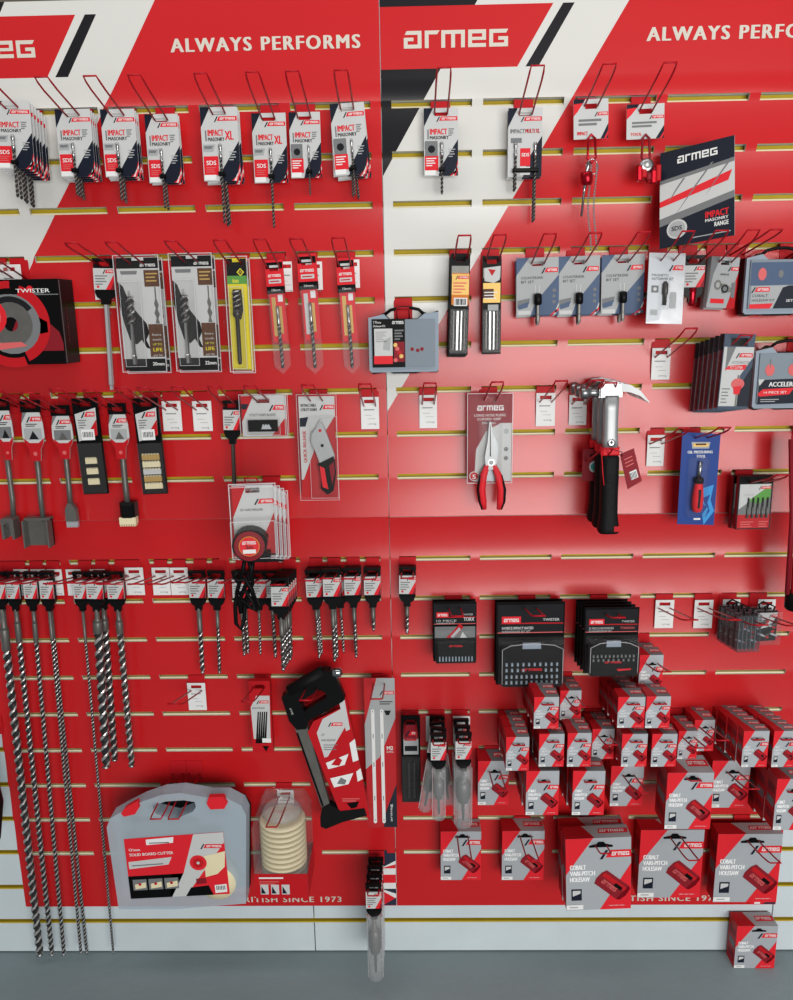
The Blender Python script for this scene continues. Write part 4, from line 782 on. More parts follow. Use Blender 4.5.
s = MB(); s.cbox(-X, X, -.003, .003, hd-h, hd, .003, 'film'); s.cbox(P(.30, 0)[0], P(1, 0)[0], -.022, -.0025, P(0, .97)[1], P(0, .20)[1], .008, 'film'); s.rim(-X, X, -.004, hd-h, hd, .0008); s.rim(P(.30, 0)[0], P(1, 0)[0], -.015, P(0, .97)[1], P(0, .20)[1], .0007); s.build('blister', t)
# tape measures
base = 'round tape measure in a clear blister below the dark rod'
t, P, w_, h, X, hd, O = blister((231, 483, 277, 556), .235, 'tape_measure', base, 'tape measure', 'holding the tape measure blisters', grp='tape measure blisters', rz=R(6), L_=.245)
b = MB(); b.plate(w_*.88, hd-.004, P(0, .97)[1], 0, .001, 'lgrey', w_*.30, .011, 0); y = -.0003
b.poly([P(.06, .04), P(.36, .04), P(.06, .46)], y, 'red'); b.poly([P(.94, .40), P(.94, .97), P(.52, .97)], y, 'red'); small_logo(b, *[P(u, 0)[0] for u in (.52, .94)], P(0, .28)[1], h*.065, y-.0003); b.text('5M TAPE MEASURE', *P(.22, .375), w_*.48, h*.03, y-.0003, 'ink'); b.build('card', t)
m_ = MB(); cx, cz = P(.41, .785); r = w_*.34
m_.prism([(cx+r*1.08*math.cos(a)*(1.12 if 0 < k < 4 else 1), cz+r*1.05*math.sin(a)) for k, a in enumerate([i*6.2832/18 for i in range(18)])]+[], -.040, -.002, 'plastic'); m_.lathe([(r*.96, .040), (r*.96, .042), (r*.72, .0425), (r*.72, .041)], 'deepred', 20, (cx, 0, cz), 'y', False)
m_.lathe([(r*.66, .041), (r*.66, .0435), (0, .0437)], 'orange', 18, (cx, 0, cz), 'y', False); m_.disc(cx, cz, r*.60, -.0440, 'brightred', 16); m_.logo(cx-r*.42, cz+r*.14, r*.84, r*.2, -.0443, 'white'); m_.rect(cx-r*.40, cx+r*.40, cz-r*.45, cz-r*.2, -.0443, 'white'); m_.text('5m', cx-r*.2, cz-r*.14, r*.4, r*.22, -.0443, 'ink'); m_.box(cx+r*.2, cx+r*1.25, -.030, -.004, cz-r*1.12, cz-r*.6, 'plastic'); m_.build('tape_case', t)
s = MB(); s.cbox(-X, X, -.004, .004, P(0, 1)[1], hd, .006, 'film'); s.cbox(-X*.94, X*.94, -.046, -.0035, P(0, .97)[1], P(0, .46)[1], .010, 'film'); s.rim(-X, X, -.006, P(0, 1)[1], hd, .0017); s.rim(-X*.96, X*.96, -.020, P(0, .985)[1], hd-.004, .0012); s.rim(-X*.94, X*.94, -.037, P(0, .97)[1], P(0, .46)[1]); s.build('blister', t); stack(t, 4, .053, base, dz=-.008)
st = MB(); W = lambda q, dy: Vector((at(*q, .235+.03).x-O.x, dy, at(*q, .235+.03).z-O.z))
pa = [(244, 556), (241, 572), (236, 590), (234, 606), (235, 622), (240, 628), (243, 618), (243, 604), (247, 592), (251, 584), (250, 570), (247, 557)]
st.tube([W(q, -.030+.004*math.sin(i)) for i, q in enumerate(pa)], .0048, 'black', 6); st.tube([W(q, -.034) for q in ((238, 570), (233, 574), (236, 580), (244, 578), (250, 588), (256, 606))], .0052, 'black', 6); st.tube([W(q, -.037) for q in ((236, 592), (245, 590), (252, 602), (255, 610), (250, 606), (240, 598))], .0044, 'black', 6)
st.tube([W(q, -.033) for q in ((252, 557), (250, 572), (243, 588), (238, 600), (240, 612))], .0050, 'black', 6)
st.build('wrist_strap', t)
# right sheet: tickets, pliers, hammers, tool card, bit case
tk((419.5, 395, 437, 428), 'lone on the right sheet below the blue grey case'); tk((536, 393, 555, 426), 'between pliers and hammer, left one'); tk((569, 395, 586.5, 425), 'between pliers and hammer, right one')
t, P, w_, h, X, hd, O = blister((467, 393, 512.5, 483), .05, 'pliers', 'red handled long nose pliers on a dark red and grey card', 'pliers', 'holding the pliers')
b = MB(); y = -.0003; b.plate(w_*.97, hd-.002, hd-h+.003, 0, .001, 'deepred', w_*.30, .012, 0)
b.poly([P(.02, .98), P(.16, .98), P(.20, .62), P(.42, .42), P(.74, .33), P(.98, .33), P(.98, .98)], y, 'lgrey'); b.logo(*P(.22, .19), w_*.58, h*.055, y-.0002, 'white'); 
for k, s_ in enumerate(('LONG NOSE PLIERS', 'CURVED GRIP', '200mm')): b.text(s_, *P(.16+.06*k+(.04 if k == 2 else 0), .255+.042*k), w_*(.68, .52, .30)[k], h*.026, y-.0003, 'white')
b.poly([P(.30, .98), P(.44, .54), P(.60, .46), P(.70, .60), P(.60, .98)], y-.0003, 'silver'); b.disc(*P(.86, .42), w_*.06, y-.0003, 'grey', 10); b.disc(*P(.86, .62), w_*.05, y-.0003, 'mgrey', 10); b.disc(*P(.86, .72), w_*.05, y-.0003, 'mgrey', 10); b.disc(*P(.16, .92), w_*.11, y-.0003, 'lgrey', 14); b.disc(*P(.16, .92), w_*.09, y-.0005, 'red', 14); b.text('5', *P(.12, .95), w_*.07, h*.05, y-.0007, 'white'); b.build('card', t)
W = lambda q, dd=.05: (at(*q, dd).x-O.x, at(*q, dd).z-O.z)
k = MB(); k.prism([W(q) for q in ((488.5, 421), (490.5, 421), (493.5, 440), (496, 458), (494, 468), (485.5, 468), (484, 456), (487, 440))], -.018, -.004, 'rodsilver'); k.poly([W(q) for q in ((489.2, 424), (489.8, 424), (490.2, 455), (489, 455))], -.0184, 'ink'); k.disc(*W((490.5, 461)), .008, -.0186, 'steel', 12); k.lathe([(.005, .018), (.005, .0205), (0, .021)], 'silver', 10, (W((490.5, 461))[0], 0, W((490.5, 461))[1]), 'y'); k.build('jaws', t)
for s_, pts in ((-1, ((487, 464), (483, 474), (481, 488), (482.5, 500), (484, 508))), (1, ((493, 464), (497.5, 474), (500.5, 488), (500, 500), (498, 508)))):
    k = MB(); pp = [(W(q)[0], -.013, W(q)[1]) for q in pts]; k.tube(pp, [.006, .0085, .009, .0085, .005], 'brightred', 8); k.tube([(p[0]+s_*.0050, -.0136, p[2]) for p in pp[1:]], [.005, .0068, .0062, .003], 'rubber', 6); k.build('handle', t)
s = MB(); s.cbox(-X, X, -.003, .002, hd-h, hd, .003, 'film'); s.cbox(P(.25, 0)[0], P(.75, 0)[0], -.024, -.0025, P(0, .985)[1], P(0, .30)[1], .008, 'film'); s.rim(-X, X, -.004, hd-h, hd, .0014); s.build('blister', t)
# hammers
def hammer(d, label, tags):
    W = lambda q, dd=.0: at(*q, HD)
    HD = .15; o = at(607.5, 395, HD); o2 = Vector((o.x+.005, -d, o.z)); t = thing('claw_hammer', label, 'hammer', o2, (0, 0, 0), 'claw hammers')
    V = lambda px, py: (at(px, py, HD).x-o.x, at(px, py, HD).z-o.z)
    k = MB(); zc = V(607, 392)[1]; xf = V(578, 390)[0]; x0 = V(596, 390)[0]
    k.lathe([(.0118, xf), (.0135, xf+.002), (.0135, xf+.014), (.0095, xf+.018), (.0095, xf+.026), (.012, x0+.0)], 'hammersteel', 14, (0, 0, zc), 'x')
    a = V(596, 384); c = V(619, 383); e = V(645, 402); k.prism([(a[0], zc-.012), (a[0], zc+.010), V(600, 382), V(610, 381), V(620, 383), V(619, 397), V(596, 397)], -.008, .010, 'hammersteel'); k.prism([(a[0]+.003, zc-.009), (a[0]+.003, zc+.007), V(601, 383.5), V(610, 382.5), V(618, 384.5), V(617, 395), V(597.5, 395)], -.013, -.008, 'hammersteel'); k.build('head', t)
    for s_ in (-1, 1):
        q = MB(); cc = [V(616, 387), V(626, 388), V(636, 393), V(644, 402)]; vs = []
        for i, (u, v) in enumerate(cc):
            th = (.009, .0075, .005, .0012)[i]; y0, y1 = s_*.0015+(0, .0, s_*.002, s_*.004)[i], s_*(.012+.003*i)
            vs += [(u, y0, v+th), (u, y1, v+th), (u-.3*th, y1, v-th), (u-.3*th, y0, v-th)]
        fs = []
        for i in range(3):
            for j in range(4): n = (j+1) % 4; f = (i*4+j, i*4+n, i*4+4+n, i*4+4+j); fs.append(f if s_ > 0 else f[::-1])
        fs += [(3, 2, 1, 0), (12, 13, 14, 15)] if s_ > 0 else [(0, 1, 2, 3), (15, 14, 13, 12)]; q.add(vs, fs, 'rodsilver'); q.build('claw', t)
    za, zb = V(607, 394)[1], V(607, 447)[1]; xa, xb = V(600, 420)[0], V(615.5, 420)[0]
    q = MB(); q.add(*grip((xa+xb)/2, za, zb, (xb-xa)/2, ((1, .75, 0), (.95, .7, .3), (.95, .7, .75), (1.02, .8, .9), (1, .8, 1))), 'rodsilver', True); q.lathe([(.009, .009), (.009, .012), (.006, .013), (0, .013)], 'chrome', 12, ((xa+xb)/2, 0, zb+.010), 'y'); q.build('shaft', t)
    q = MB(); z2 = V(607, 455)[1]; q.cbox(xa-.002, xb+.002, -.012, .012, z2, zb, .003, 'brightred'); q.build('collar', t)
    q = MB(); z3 = V(607, 532)[1]; hh = z2-z3; xm = (xa+xb)/2
    for i in range(1): q.add(*grip(xm, z2, z3, (xb-xa)/2), 'rubber', True)
    q.build('grip', t); q = MB(); q.rect(xm+.008, xm+.020, z3+.006, z3+.018, -.0225, 'red'); q.build('grip_badge', t); t.rotation_euler.y = R(-1.0)
    if tags:
        q = MB(); qd = [V(617, 455), V(631, 449), V(638.5, 482), V(624, 490)]; q.prism(qd, .004, .0052, 'deepred')
        q.poly([V(626, 473), V(633, 470), V(635, 478), V(628, 481)], .0036, 'white')
        for i in range(5): q.poly([V(626.6+1.3*i, 474-.5*i), V(627.2+1.3*i, 473.8-.5*i), V(628.6+1.3*i, 480-.5*i), V(628+1.3*i, 480.2-.5*i)], .0033, 'ink')
        for i in range(3): q.poly([V(621+i*.8, 460+3.5*i), V(629+i*.8, 456.5+3.5*i), V(629.2+i*.8, 457.5+3.5*i), V(621.2+i*.8, 461+3.5*i)], .0036, 'pinkred')
        q.build('swing_tag', t)
        q = MB(); q.tube([(V(599, 447)[0], -.013, V(599, 447)[1]), (V(610, 449)[0], -.0155, V(610, 449)[1]), (V(618, 452)[0], -.006, V(618, 452)[1]), (V(619, 457)[0], .003, V(619, 457)[1])], .0008, 'ink', 5); q.tube([(V(597, 449)[0], -.010, V(597, 449)[1]), (V(596.5, 470)[0], -.024, V(596.5, 470)[1]), (V(597.5, 483)[0], -.024, V(597.5, 483)[1])], .0009, 'brightred', 5); q.build('tag_string', t)
    return t
def grip(xm, z2, z3, hw, prof=None):
    prof = prof or [(1.02, 1.1, 0), (1.16, 1.25, .03), (1.16, 1.2, .25), (1.12, 1.15, .5), (1.14, 1.2, .75), (1.35, 1.4, .92), (1.38, 1.42, .98), (1.28, 1.3, 1)]; n = 14; vs = []; fs = []
    for a, b_, v in prof:
        for k in range(n):
            c, s_ = math.cos(6.28319*k/n), math.sin(6.28319*k/n); pw = lambda q: math.copysign(abs(q)**.6, q)
            vs.append((xm+a*hw*pw(c), b_*.0155*pw(s_), z2+(z3-z2)*v))
    for i in range(len(prof)-1):
        for k in range(n): l = (k+1) % n; fs.append((i*n+k, (i+1)*n+k, (i+1)*n+l, i*n+l))
    fs += [tuple(range(n)), tuple((len(prof)-1)*n+k for k in range(n-1, -1, -1))]; return vs, fs
hammer(.150, 'black grip claw hammer with steel head, front one of three', True); hammer(.098, 'black grip claw hammer, middle one of three', False); hammer(.046, 'black grip claw hammer, rear one of three nearest the wall', False)
p = at(607, 398, .15); hook(p.x, p.z-.030, 'holding the three claw hammers', .175)
t, P, w_, h, X, hd, O = blister((586, 449, 598, 481), .07, 'spare_hammer_tag', 'small dark red card with clear disc behind the hammer grips', 'tag', 'behind the hammer grips'); b = MB(); b.plate(w_*1.6, hd, hd-h, 0, .001, 'deepred', .012, .006, 0); b.disc(*P(.75, .55), w_*.5, -.0006, 'lgrey', 14); b.disc(*P(.75, .55), w_*.36, -.0009, 'teal', 12); b.build('card', t)
def tool_card():
    d = .07; c = [at(x, y, d) for x, y in ((682.5, 432), (720.5, 434), (713.5, 525), (677, 524))]; O = Vector(((c[0].x+c[1].x)/2, -d, c[0].z-.014))
    t = thing('radiator_tool', 'red handled tool blistered on a dark blue card', 'tool', O); V = lambda u, v: tuple((c[0]*(1-u)*(1-v)+c[1]*u*(1-v)+c[2]*u*v+c[3]*(1-u)*v-O)[i] for i in (0, 2))
    b = MB(); y = -.001; b.prism([V(0, 0), V(1, 0), V(1, 1), V(0, 1)], y, .001, 'blue'); L = lambda k: y-.0003*k
    b.poly([V(.25, .10), V(.75, .09), V(.72, .16), V(.28, .17)], L(1), 'grey'); b.poly([V(.30, .115), V(.70, .105), V(.69, .14), V(.31, .15)], L(2), 'gold'); b.rect(V(.36, 0)[0], V(.64, 0)[0], V(0, .142)[1], V(0, .124)[1], L(3), 'brown'); b.text('OIL PRESSURING', *V(.16, .225), .055, .0062, L(1), 'white'); b.text('TOOL', *V(.40, .265), .020, .0062, L(1), 'white')
    b.poly([V(.60, .60), V(.92, .55), V(.86, .72), V(.98, .84), V(.72, 1), V(.66, .88), V(.78, .80), V(.58, .74)], L(1), 'skyblue'); b.poly([V(.66, .70), V(.84, .66), V(.78, .75), V(.86, .84), V(.74, .92), V(.82, .82), V(.70, .76)], L(2), 'blue'); b.rect(V(.44, 0)[0], V(.62, 0)[0], V(0, .955)[1], V(0, .935)[1], L(1), 'white'); b.build('card', t)
    q = MB(); a, e = V(.50, .30), V(.48, .49); q.tube([(a[0], -.008, a[1]), (e[0], -.008, e[1])], .0042, 'steel', 6); q.build('shaft', t); xx = V(.49, .6)[0]
    q = MB(); hz = [V(0, v)[1] for v in (.48, .50, .54, .60, .70, .80, .845, .86)]; q.lathe(list(zip((.008, .0095, .0085, .0105, .0125, .012, .009, .003), hz)), 'brightred', 14, (xx-.002, -.012, 0)); q.lathe([(.0088, hz[0]), (.0106, hz[1]), (.0098, hz[2])], 'plastic', 14, (xx-.002, -.012, 0)); q.build('handle', t)
    q = MB(); q.prism([(xx-.0045, hz[3]), (xx+.0005, hz[3]), (xx-.0005, hz[5]), (xx-.005, hz[5])], -.0252, -.02, 'rubber'); q.build('grip_strip', t)
    s = MB(); s.cbox(xx-.024, xx+.020, -.027, -.0013, hz[7]-.01, a[1]+.008, .012, 'film'); s.build('blister', t); hang((O.x, -d, O.z), 'holding the blue tool card')
tool_card(); tk((647, 435, 664, 466), 'left of the blue tool card')
def bit_case(px, d, base, where, n):
    t, P, w_, h, X, hd, O = blister(px, d, 'drill_bit_case', base, 'drill set', where, grp='flat drill bit cases', rz=R(3))
    b = MB(); b.box(-X, X, 0, .012, hd-h, hd, 'black', side='deepred'); b.rect(-X*.94, X*.94, P(0, .98)[1], P(0, .72)[1], -.0004, 'red'); b.build('case_body', t)
    l = MB(); y = -.0012; l.box(-X*.94, X*.90, y, -.0003, P(0, .72)[1], P(0, .15)[1], 'mgrey'); l.poly([P(.04, .15), P(.94, .15), P(.94, .18), P(.04, .62)], y-.0003, 'lgrey'); l.poly([P(.30, .46), P(.94, .16), P(.94, .40), P(.60, .52)], y-.0004, 'green'); small_logo(l, *[P(u, 0)[0] for u in (.58, .94)], P(0, .24)[1], h*.05, y-.0006); l.text('ROTARY SET', *P(.16, .36), w_*.3, h*.03, y-.0006, 'grey')
    lines(l, P(.12, 0)[0], P(.50, 0)[0], P(0, .85)[1], 3, h*.045, h*.02, y, 'pinkred'); lines(l, P(.66, 0)[0], P(.94, 0)[0], P(0, .85)[1], 3, h*.045, h*.02, y, 'pinkred'); l.build('label', t)
    for k in range(5):
        q = MB(); q.lathe([(.0026, P(0, .78)[1]), (.0026, P(0, .58)[1])], 'graphite', 8, (P(.30+.14*k, 0)[0], -.0042, 0)); q.drill(P(0, .58)[1], P(0, .40+.0*k)[1], .0026, (P(.30+.14*k, 0)[0], -.0042), ml='darksteel', tip=False); q.build('drill_bit', t)
    s = MB(); s.cbox(-X, X, -.010, -.0003, hd-h, P(0, .13)[1], .003, 'film'); s.build('clear_cover', t); stack(t, n, .030, base)
bit_case((737, 476, 772, 529), .075, 'flat drill bit case with green and white label, far right', 'holding the flat drill bit cases', 2)
# red tube bundle at the right edge
a, e = at(805, 442, .12), at(794.5, 594, .12); t = thing('red_tube_bundle', 'bundle of long red plastic tubes with a black end cap, right edge', 'tubes', (e.x, -.12, e.z))
for k in range(6):
    q = MB(); ox, oy = -.016+.0085*(k % 4)*1.3+.004*(k//4), .010*(k//4)-.004*(k % 2); q.tube([(ox, oy, -.0), (ox+(a.x-e.x)*.5, oy, (a.z-e.z)*.5), (ox+(a.x-e.x), oy+.03, a.z-e.z)], .0054, 'red' if k % 2 else 'deepred', 8); q.build('red_tube', t)
q = MB(); q.lathe([(.020, .004), (.023, 0), (.023, -.034), (.020, -.038)], 'plastic', 14, (.006, .004, 0)); q.build('end_cap', t); hook(a.x+.045, a.z-.002, 'holding the red tube bundle', .14)
# ------------------------------------------------------------------ drill row at waist height, left sheet
LD = dict(w_=.032, group='long drills on black hangers')
drill_hang(-2.5, 577, .050, 39, 955, .0098, 'thickest long masonry drill, leftmost of the long drills', 'holding the thickest long drill', shank=.05, shr=.0075, sect=.055, **LD)
drill_hang(11.5, 577, .045, 51, 955, .0070, 'long masonry drill, second from left', 'holding the second long drill', shank=.035, shr=.0055, sect=.05, **LD)
drill_hang(29.5, 577, .045, 63, 955, .0056, 'long masonry drill, third from left', 'holding the third long drill', shank=.035, shr=.0048, sect=.05, **LD)
drill_hang(45.5, 577, .050, 80, 953, .0044, 'slim long masonry drill, fourth from left, front of its pair', 'holding the pair of slim long drills', shank=.08, **LD)
drill_hang(46.5, 576, .020, 86, 953, .0044, 'slim long masonry drill, rear of the fourth pair', '', shank=.08, hk=False, **LD)
drill_hang(79, 577, .045, 112.5, 953, .0036, 'thinnest long drill reaching the white skirting boards', 'holding the thinnest long drill', shank=.09, **LD)
MD = dict(w_=.039, group='medium drills on black hangers')
drill_hang(94, 577, .060, 105.5, 767, .0108, 'fat medium drill in front of its rear twin', 'holding the fat medium drills', shank=.03, shr=.006, sect=.028, **MD)
drill_hang(100.5, 576, .030, 114, 760, .0088, 'fat medium drill hanging behind the front twin', '', shank=.03, shr=.006, sect=.026, hk=False, **MD)
drill_hang(114.5, 577, .055, 131, 766, .0082, 'silver medium drill right of the fat pair', 'holding the silver medium drill', shank=.03, shr=.0055, sect=.03, m=('land', 'darksteel'), **MD)
for a, n_ in (((125.6, 567.6, 144, 595), 'right of the silver medium drill'), ((152.6, 567.6, 170, 595), 'left of the short drills, first of two'), ((170.8, 567.6, 188.4, 595), 'left of the short drills, second of two')): tk(a, n_)
for x_ in (21, 38, 54, 73, 97): ticket(at(x_+2, 570).x, at(x_, 568).z, f'behind a drill hanger near the left edge, column {["one", "two", "three", "four", "five"][(21, 38, 54, 73, 97).index(x_)]}', .006, .036, .066)
SD = dict(w_=.039, group='short drills on black hangers')
drill_hang(196.5, 576, .045, 202, 672, .0060, 'short drill left of the slim silver one', 'holding the short drill after the tickets', shank=.06, **SD)
drill_hang(215.5, 576, .045, 219, 672, .0046, 'slim silver short drill right of the two tickets', 'holding the slim silver short drill', shank=.05, m=('steel', 'darksteel'), **SD)
drill_hang(240, 576, .040, 244, 654, .0048, 'short drill hanging behind the black wrist strap, front one', 'behind the black wrist strap', shank=.03, m=('steel', 'darksteel'), **SD)
drill_hang(243, 575, .018, 247.5, 652, .0048, 'short drill hanging behind the black wrist strap, rear one', '', shank=.03, m=('steel', 'darksteel'), hk=False, **SD)
drill_hang(257.5, 576, .045, 260, 653, .0032, 'thin short drill right of the wrist strap', 'holding the thin short drill', shank=.03, **SD)
drill_hang(270, 576, .040, 275, 656, .0046, 'short drill half hidden left of the deep stack', 'left of the deep drill stack', shank=.02, m=('steel', 'darksteel'), **SD)
t = drill_hang(279.5, 583, .155, 283, 669, .0054, 'short drill in the deep stack left of the seam', 'holding the deep drill stack', shank=.045, n=5, step=.030, m=('steel', 'darksteel'), dh=0, **SD)
drill_hang(313.5, 575, .060, 319, 657, .0036, 'short drill left in the cluster beside the seam', 'holding the left cluster drills', shank=.03, n=3, step=.022, m=('steel', 'darksteel'), **SD)
drill_hang(331, 574, .085, 334.5, 660, .0050, 'larger short drill at the front of the cluster', 'holding the larger cluster drills', shank=.05, n=2, step=.035, m=('steel', 'darksteel'), **SD)
drill_hang(338, 574, .030, 343.5, 651, .0034, 'thin drill behind the front of the cluster', '', shank=.03, hk=False, **SD)
drill_hang(352, 573, .055, 356, 656, .0044, 'short drill right in the cluster beside the seam', 'holding the right cluster drills', shank=.04, n=2, step=.025, m=('steel', 'darksteel'), **SD)
drill_hang(372, 573, .045, 373.5, 629, .0046, 'shortest drill nearest the seam on the left sheet', 'nearest the seam in the drill row', shank=.035, n=2, step=.022, m=('steel', 'darksteel'), **SD)
drill_hang(407.5, 572, .045, 407, 632, .0048, 'lone short drill just right of the seam', 'holding the lone short drill right of the seam', shank=.03, n=2, step=.022, m=('steel', 'darksteel'), **SD)
# ------------------------------------------------------------------ screwdriver bit blisters, right sheet
def bit_set(px, d, n, step, base, where, style, dx=0):
    t, P, w_, h, X, hd, O = blister(px, d, 'bit_set', base, 'bit set', where, grp='black bit set blisters', rz=R(-1 if dx < 0 else 1))
    b = MB(); b.plate(w_, hd, hd-h, 0, .0015, 'black', w_*.28, .012, 0); y = -.0004
    b.rect(P(.02, 0)[0], P(.98, 0)[0], P(0, .36)[1], P(0, .03)[1], y, 'ink'); b.rect(P(.02, 0)[0], P(.98, 0)[0], P(0, .37)[1], P(0, .36)[1], y-.0002, 'pinkred'); b.rect(P(.08, 0)[0], P(.36, 0)[0], P(0, .255)[1], P(0, .17)[1], y-.0002, 'brightred'); b.logo(P(.11, 0)[0], P(0, .235)[1], w_*.22, h*.04, y-.0005, 'white'); b.text('TWISTER', *P(.68, .225), w_*.24, h*.03, y-.0005, 'lgrey'); b.poly([P(.02, .26), P(.5, .245), P(.98, .25), P(.98, .262), P(.5, .26)], y-.0003, 'red')
    b.text({0: '10 PIECE', 1: '54 PIECE IMPACT RATED', 2: '32 PIECE SCREWDRIVER'}[style], *P(.08, .325), w_*.46, h*.032, y-.0005, 'lgrey'); b.text('SCREWDRIVER BIT SET', *P(.08, .365), w_*.42, h*.026, y-.0006, 'lgrey')
    if style == 2: b.text('TORSION', *P(.66, .325), w_*.26, h*.035, y-.0006, 'pinkred')
    if style == 0:
        b.text('TORX', *P(.70, .315), w_*.24, h*.06, y-.0008, 'lgrey'); b.rect(P(.04, 0)[0], P(.97, 0)[0], P(0, .60)[1], P(0, .41)[1], y-.0004, 'mgrey'); b.poly([P(.30, .60), P(.50, .45), P(.62, .36), P(.70, .42), P(.56, .54), P(.42, .60)], y-.0006, 'red'); b.poly([P(.40, .58), P(.60, .42), P(.64, .46), P(.46, .60)], y-.0008, 'silver'); b.poly([P(.62, .60), P(.68, .50), P(.78, .60)], y-.0008, 'lgrey')
    b.build('card', t)
    c = MB(); zt2, zb2 = P(0, .62 if style == 0 else .46)[1], P(0, .985)[1]; x0, x1 = P(.06, 0)[0], P(.97, 0)[0]; D = -.020
    if style: c.prism([(x0, zb2+.006), (x0+.006, zb2), (x1-.006, zb2), (x1, zb2+.006), (x1, zt2-.014), (x1-.02, zt2-.004), ((x0+x1)/2, zt2), (x0+.02, zt2-.004), (x0, zt2-.014)], D, -.0015, 'plastic')
    else: c.cbox(x0, x1, D, -.0015, zb2, zt2, .003, 'plastic')
    if style: c.prism([(x0*.30, zt2-.012), (x1*.30, zt2-.012), (x1*.28, zt2+.002), (x0*.28, zt2+.002)], D-.003, D+.002, 'bluegrey')
    c.logo(P(.36, 0)[0], P(0, .79 if style else .70)[1], w_*.30, h*.028, D-.0006, 'brightred'); 
    if style == 2: c.prism([P(.58, .875), P(.60, .90), P(.84, .885), P(.84, .87)], D-.004, D, 'brightred')
    c.build('bit_holder', t)
    rows_ = {0: [(.86, 11)], 1: [(.69, 10), (.76, 10), (.84, 11), (.91, 11)], 2: [(.66, 11), (.72, 9)]}[style]
    for v, m_ in rows_:
        for k in range(m_):
            if style == 1 and v in (.76,) and 3 < k < 7: continue
            q = MB(); u = .14+.74*k/(m_-1); hh = .075 if style == 0 else .036; q.box(P(u-.014, 0)[0], P(u+.014, 0)[0], D-.004, D, P(0, v+hh)[1], P(0, v)[1], 'bluegrey' if style < 2 else 'mgrey'); q.build('screwdriver_bit', t)
    s = MB(); s.cbox(P(.03, 0)[0], P(.99, 0)[0], D-.010, -.0005, P(0, .995)[1], P(0, .42)[1], .008, 'film')
    if style: s.tube([(x0+.002, D-.007, zb2+.01), (x0+.002, D-.007, zt2-.012), (x0+.022, D-.007, zt2-.002), ((x0+x1)/2, D-.007, zt2+.003), (x1-.022, D-.007, zt2-.002), (x1-.002, D-.007, zt2-.012), (x1-.002, D-.007, zb2+.01)], .0008, 'edge_highlight', 5)  # pale line painting the highlight along the blister outline
    s.build('blister', t); stack(t, n, step, base, dx=dx)
bit_set((433, 602, 476.5, 661), .065, 2, .032, 'small black bit set blister with red flash, left of three', 'holding the small bit sets', 0)
bit_set((496, 602, 564, 684), .070, 2, .034, 'large black bit set blister with rows of bits, middle of three', 'holding the large bit sets', 1)
bit_set((584, 607.5, 638, 673), .135, 4, .033, 'black bit set blister with curved case, right of three', 'holding the deep row of bit sets', 2)
for a, n_ in (((655, 600, 673.5, 628), 'left of the clear bit boxes, first of two'), ((694, 600, 712.5, 628), 'left of the clear bit boxes, second of two')): tk(a, n_)
for a, n_ in (((721.7, 599, 739, 625), 'behind the clear bit boxes, left'), ((757, 599, 774, 625), 'behind the clear bit boxes, right')): x_, zt_, zb_, w_ = px_rect(*a, .008); ticket(x_, zt_, n_, .006, w_, zt_-zb_)
def clear_box(px, d, n, step, base, where, lab):
    t, P, w_, h, X, hd, O = blister(px, d, 'clear_bit_box', base, 'bit box', where, grp='clear bit boxes', rz=R(4))
    b = MB(); b.box(-X*.94, X*.94, .006, .012, hd-h+.003, hd-.003, 'black')
    for k in range(5 if lab == 0 else 0): b.box(-X*.9+X*.36*k, -X*.9+X*.36*k+.0015, -.010, .006, hd-h+.004, hd-.004, 'mgrey')
    if lab: b.poly([P(.04, .08), P(.98, .08), P(.70, .50), P(.04, .60)], .0055, 'lgrey'); small_logo(b, *[P(u, 0)[0] for u in (.55, .97)], P(0, .22)[1], h*.08, .0052); lines(b, P(.1, 0)[0], P(.5, 0)[0], P(0, .3)[1], 2, h*.06, h*.03, .0052, 'mgrey')
    b.build('tray', t)
    for k in range(6):
        q = MB(); u, v = .18+.28*(k % 3), .42+.30*(k//3); a = .6-1.0*(k % 2); c, s_ = math.cos(a)*.010, math.sin(a)*.010; cx, cz = P(u, v)
        q.tube([(cx-c, -.003, cz-s_), (cx, -.003, cz), (cx+c, -.003, cz+s_)], .0028, 'silver' if k % 2 else 'darksteel', 6); q.tube([(cx+c, -.003, cz+s_), (cx+c*1.8, -.003, cz+s_*1.8)], .0030, 'red', 6); q.build('driver_bit', t)
    s = MB(); s.cbox(-X, X, -.014, .013, hd-h, hd, .002, 'smoke' if lab == 0 else 'clear'); s.build('clear_case', t)
    q = MB(); q.tube([(-.008, .0, hd-.004), (-.012, .0, hd+.010), (.0, .002, hd+.016), (.012, .0, hd+.010), (.008, .0, hd-.004)], .0022, 'plastic', 6); q.build('hanging_loop', t); stack(t, n, step, base)
clear_box((735, 614, 758.5, 650), .125, 4, .030, 'smoky clear bit box in the fanned stack by the right edge', 'holding the fanned clear bit boxes', 0)
clear_box((757, 611, 779, 643), .07, 2, .032, 'clear bit box with grey logo card, rightmost', 'holding the rightmost clear bit boxes', 1)
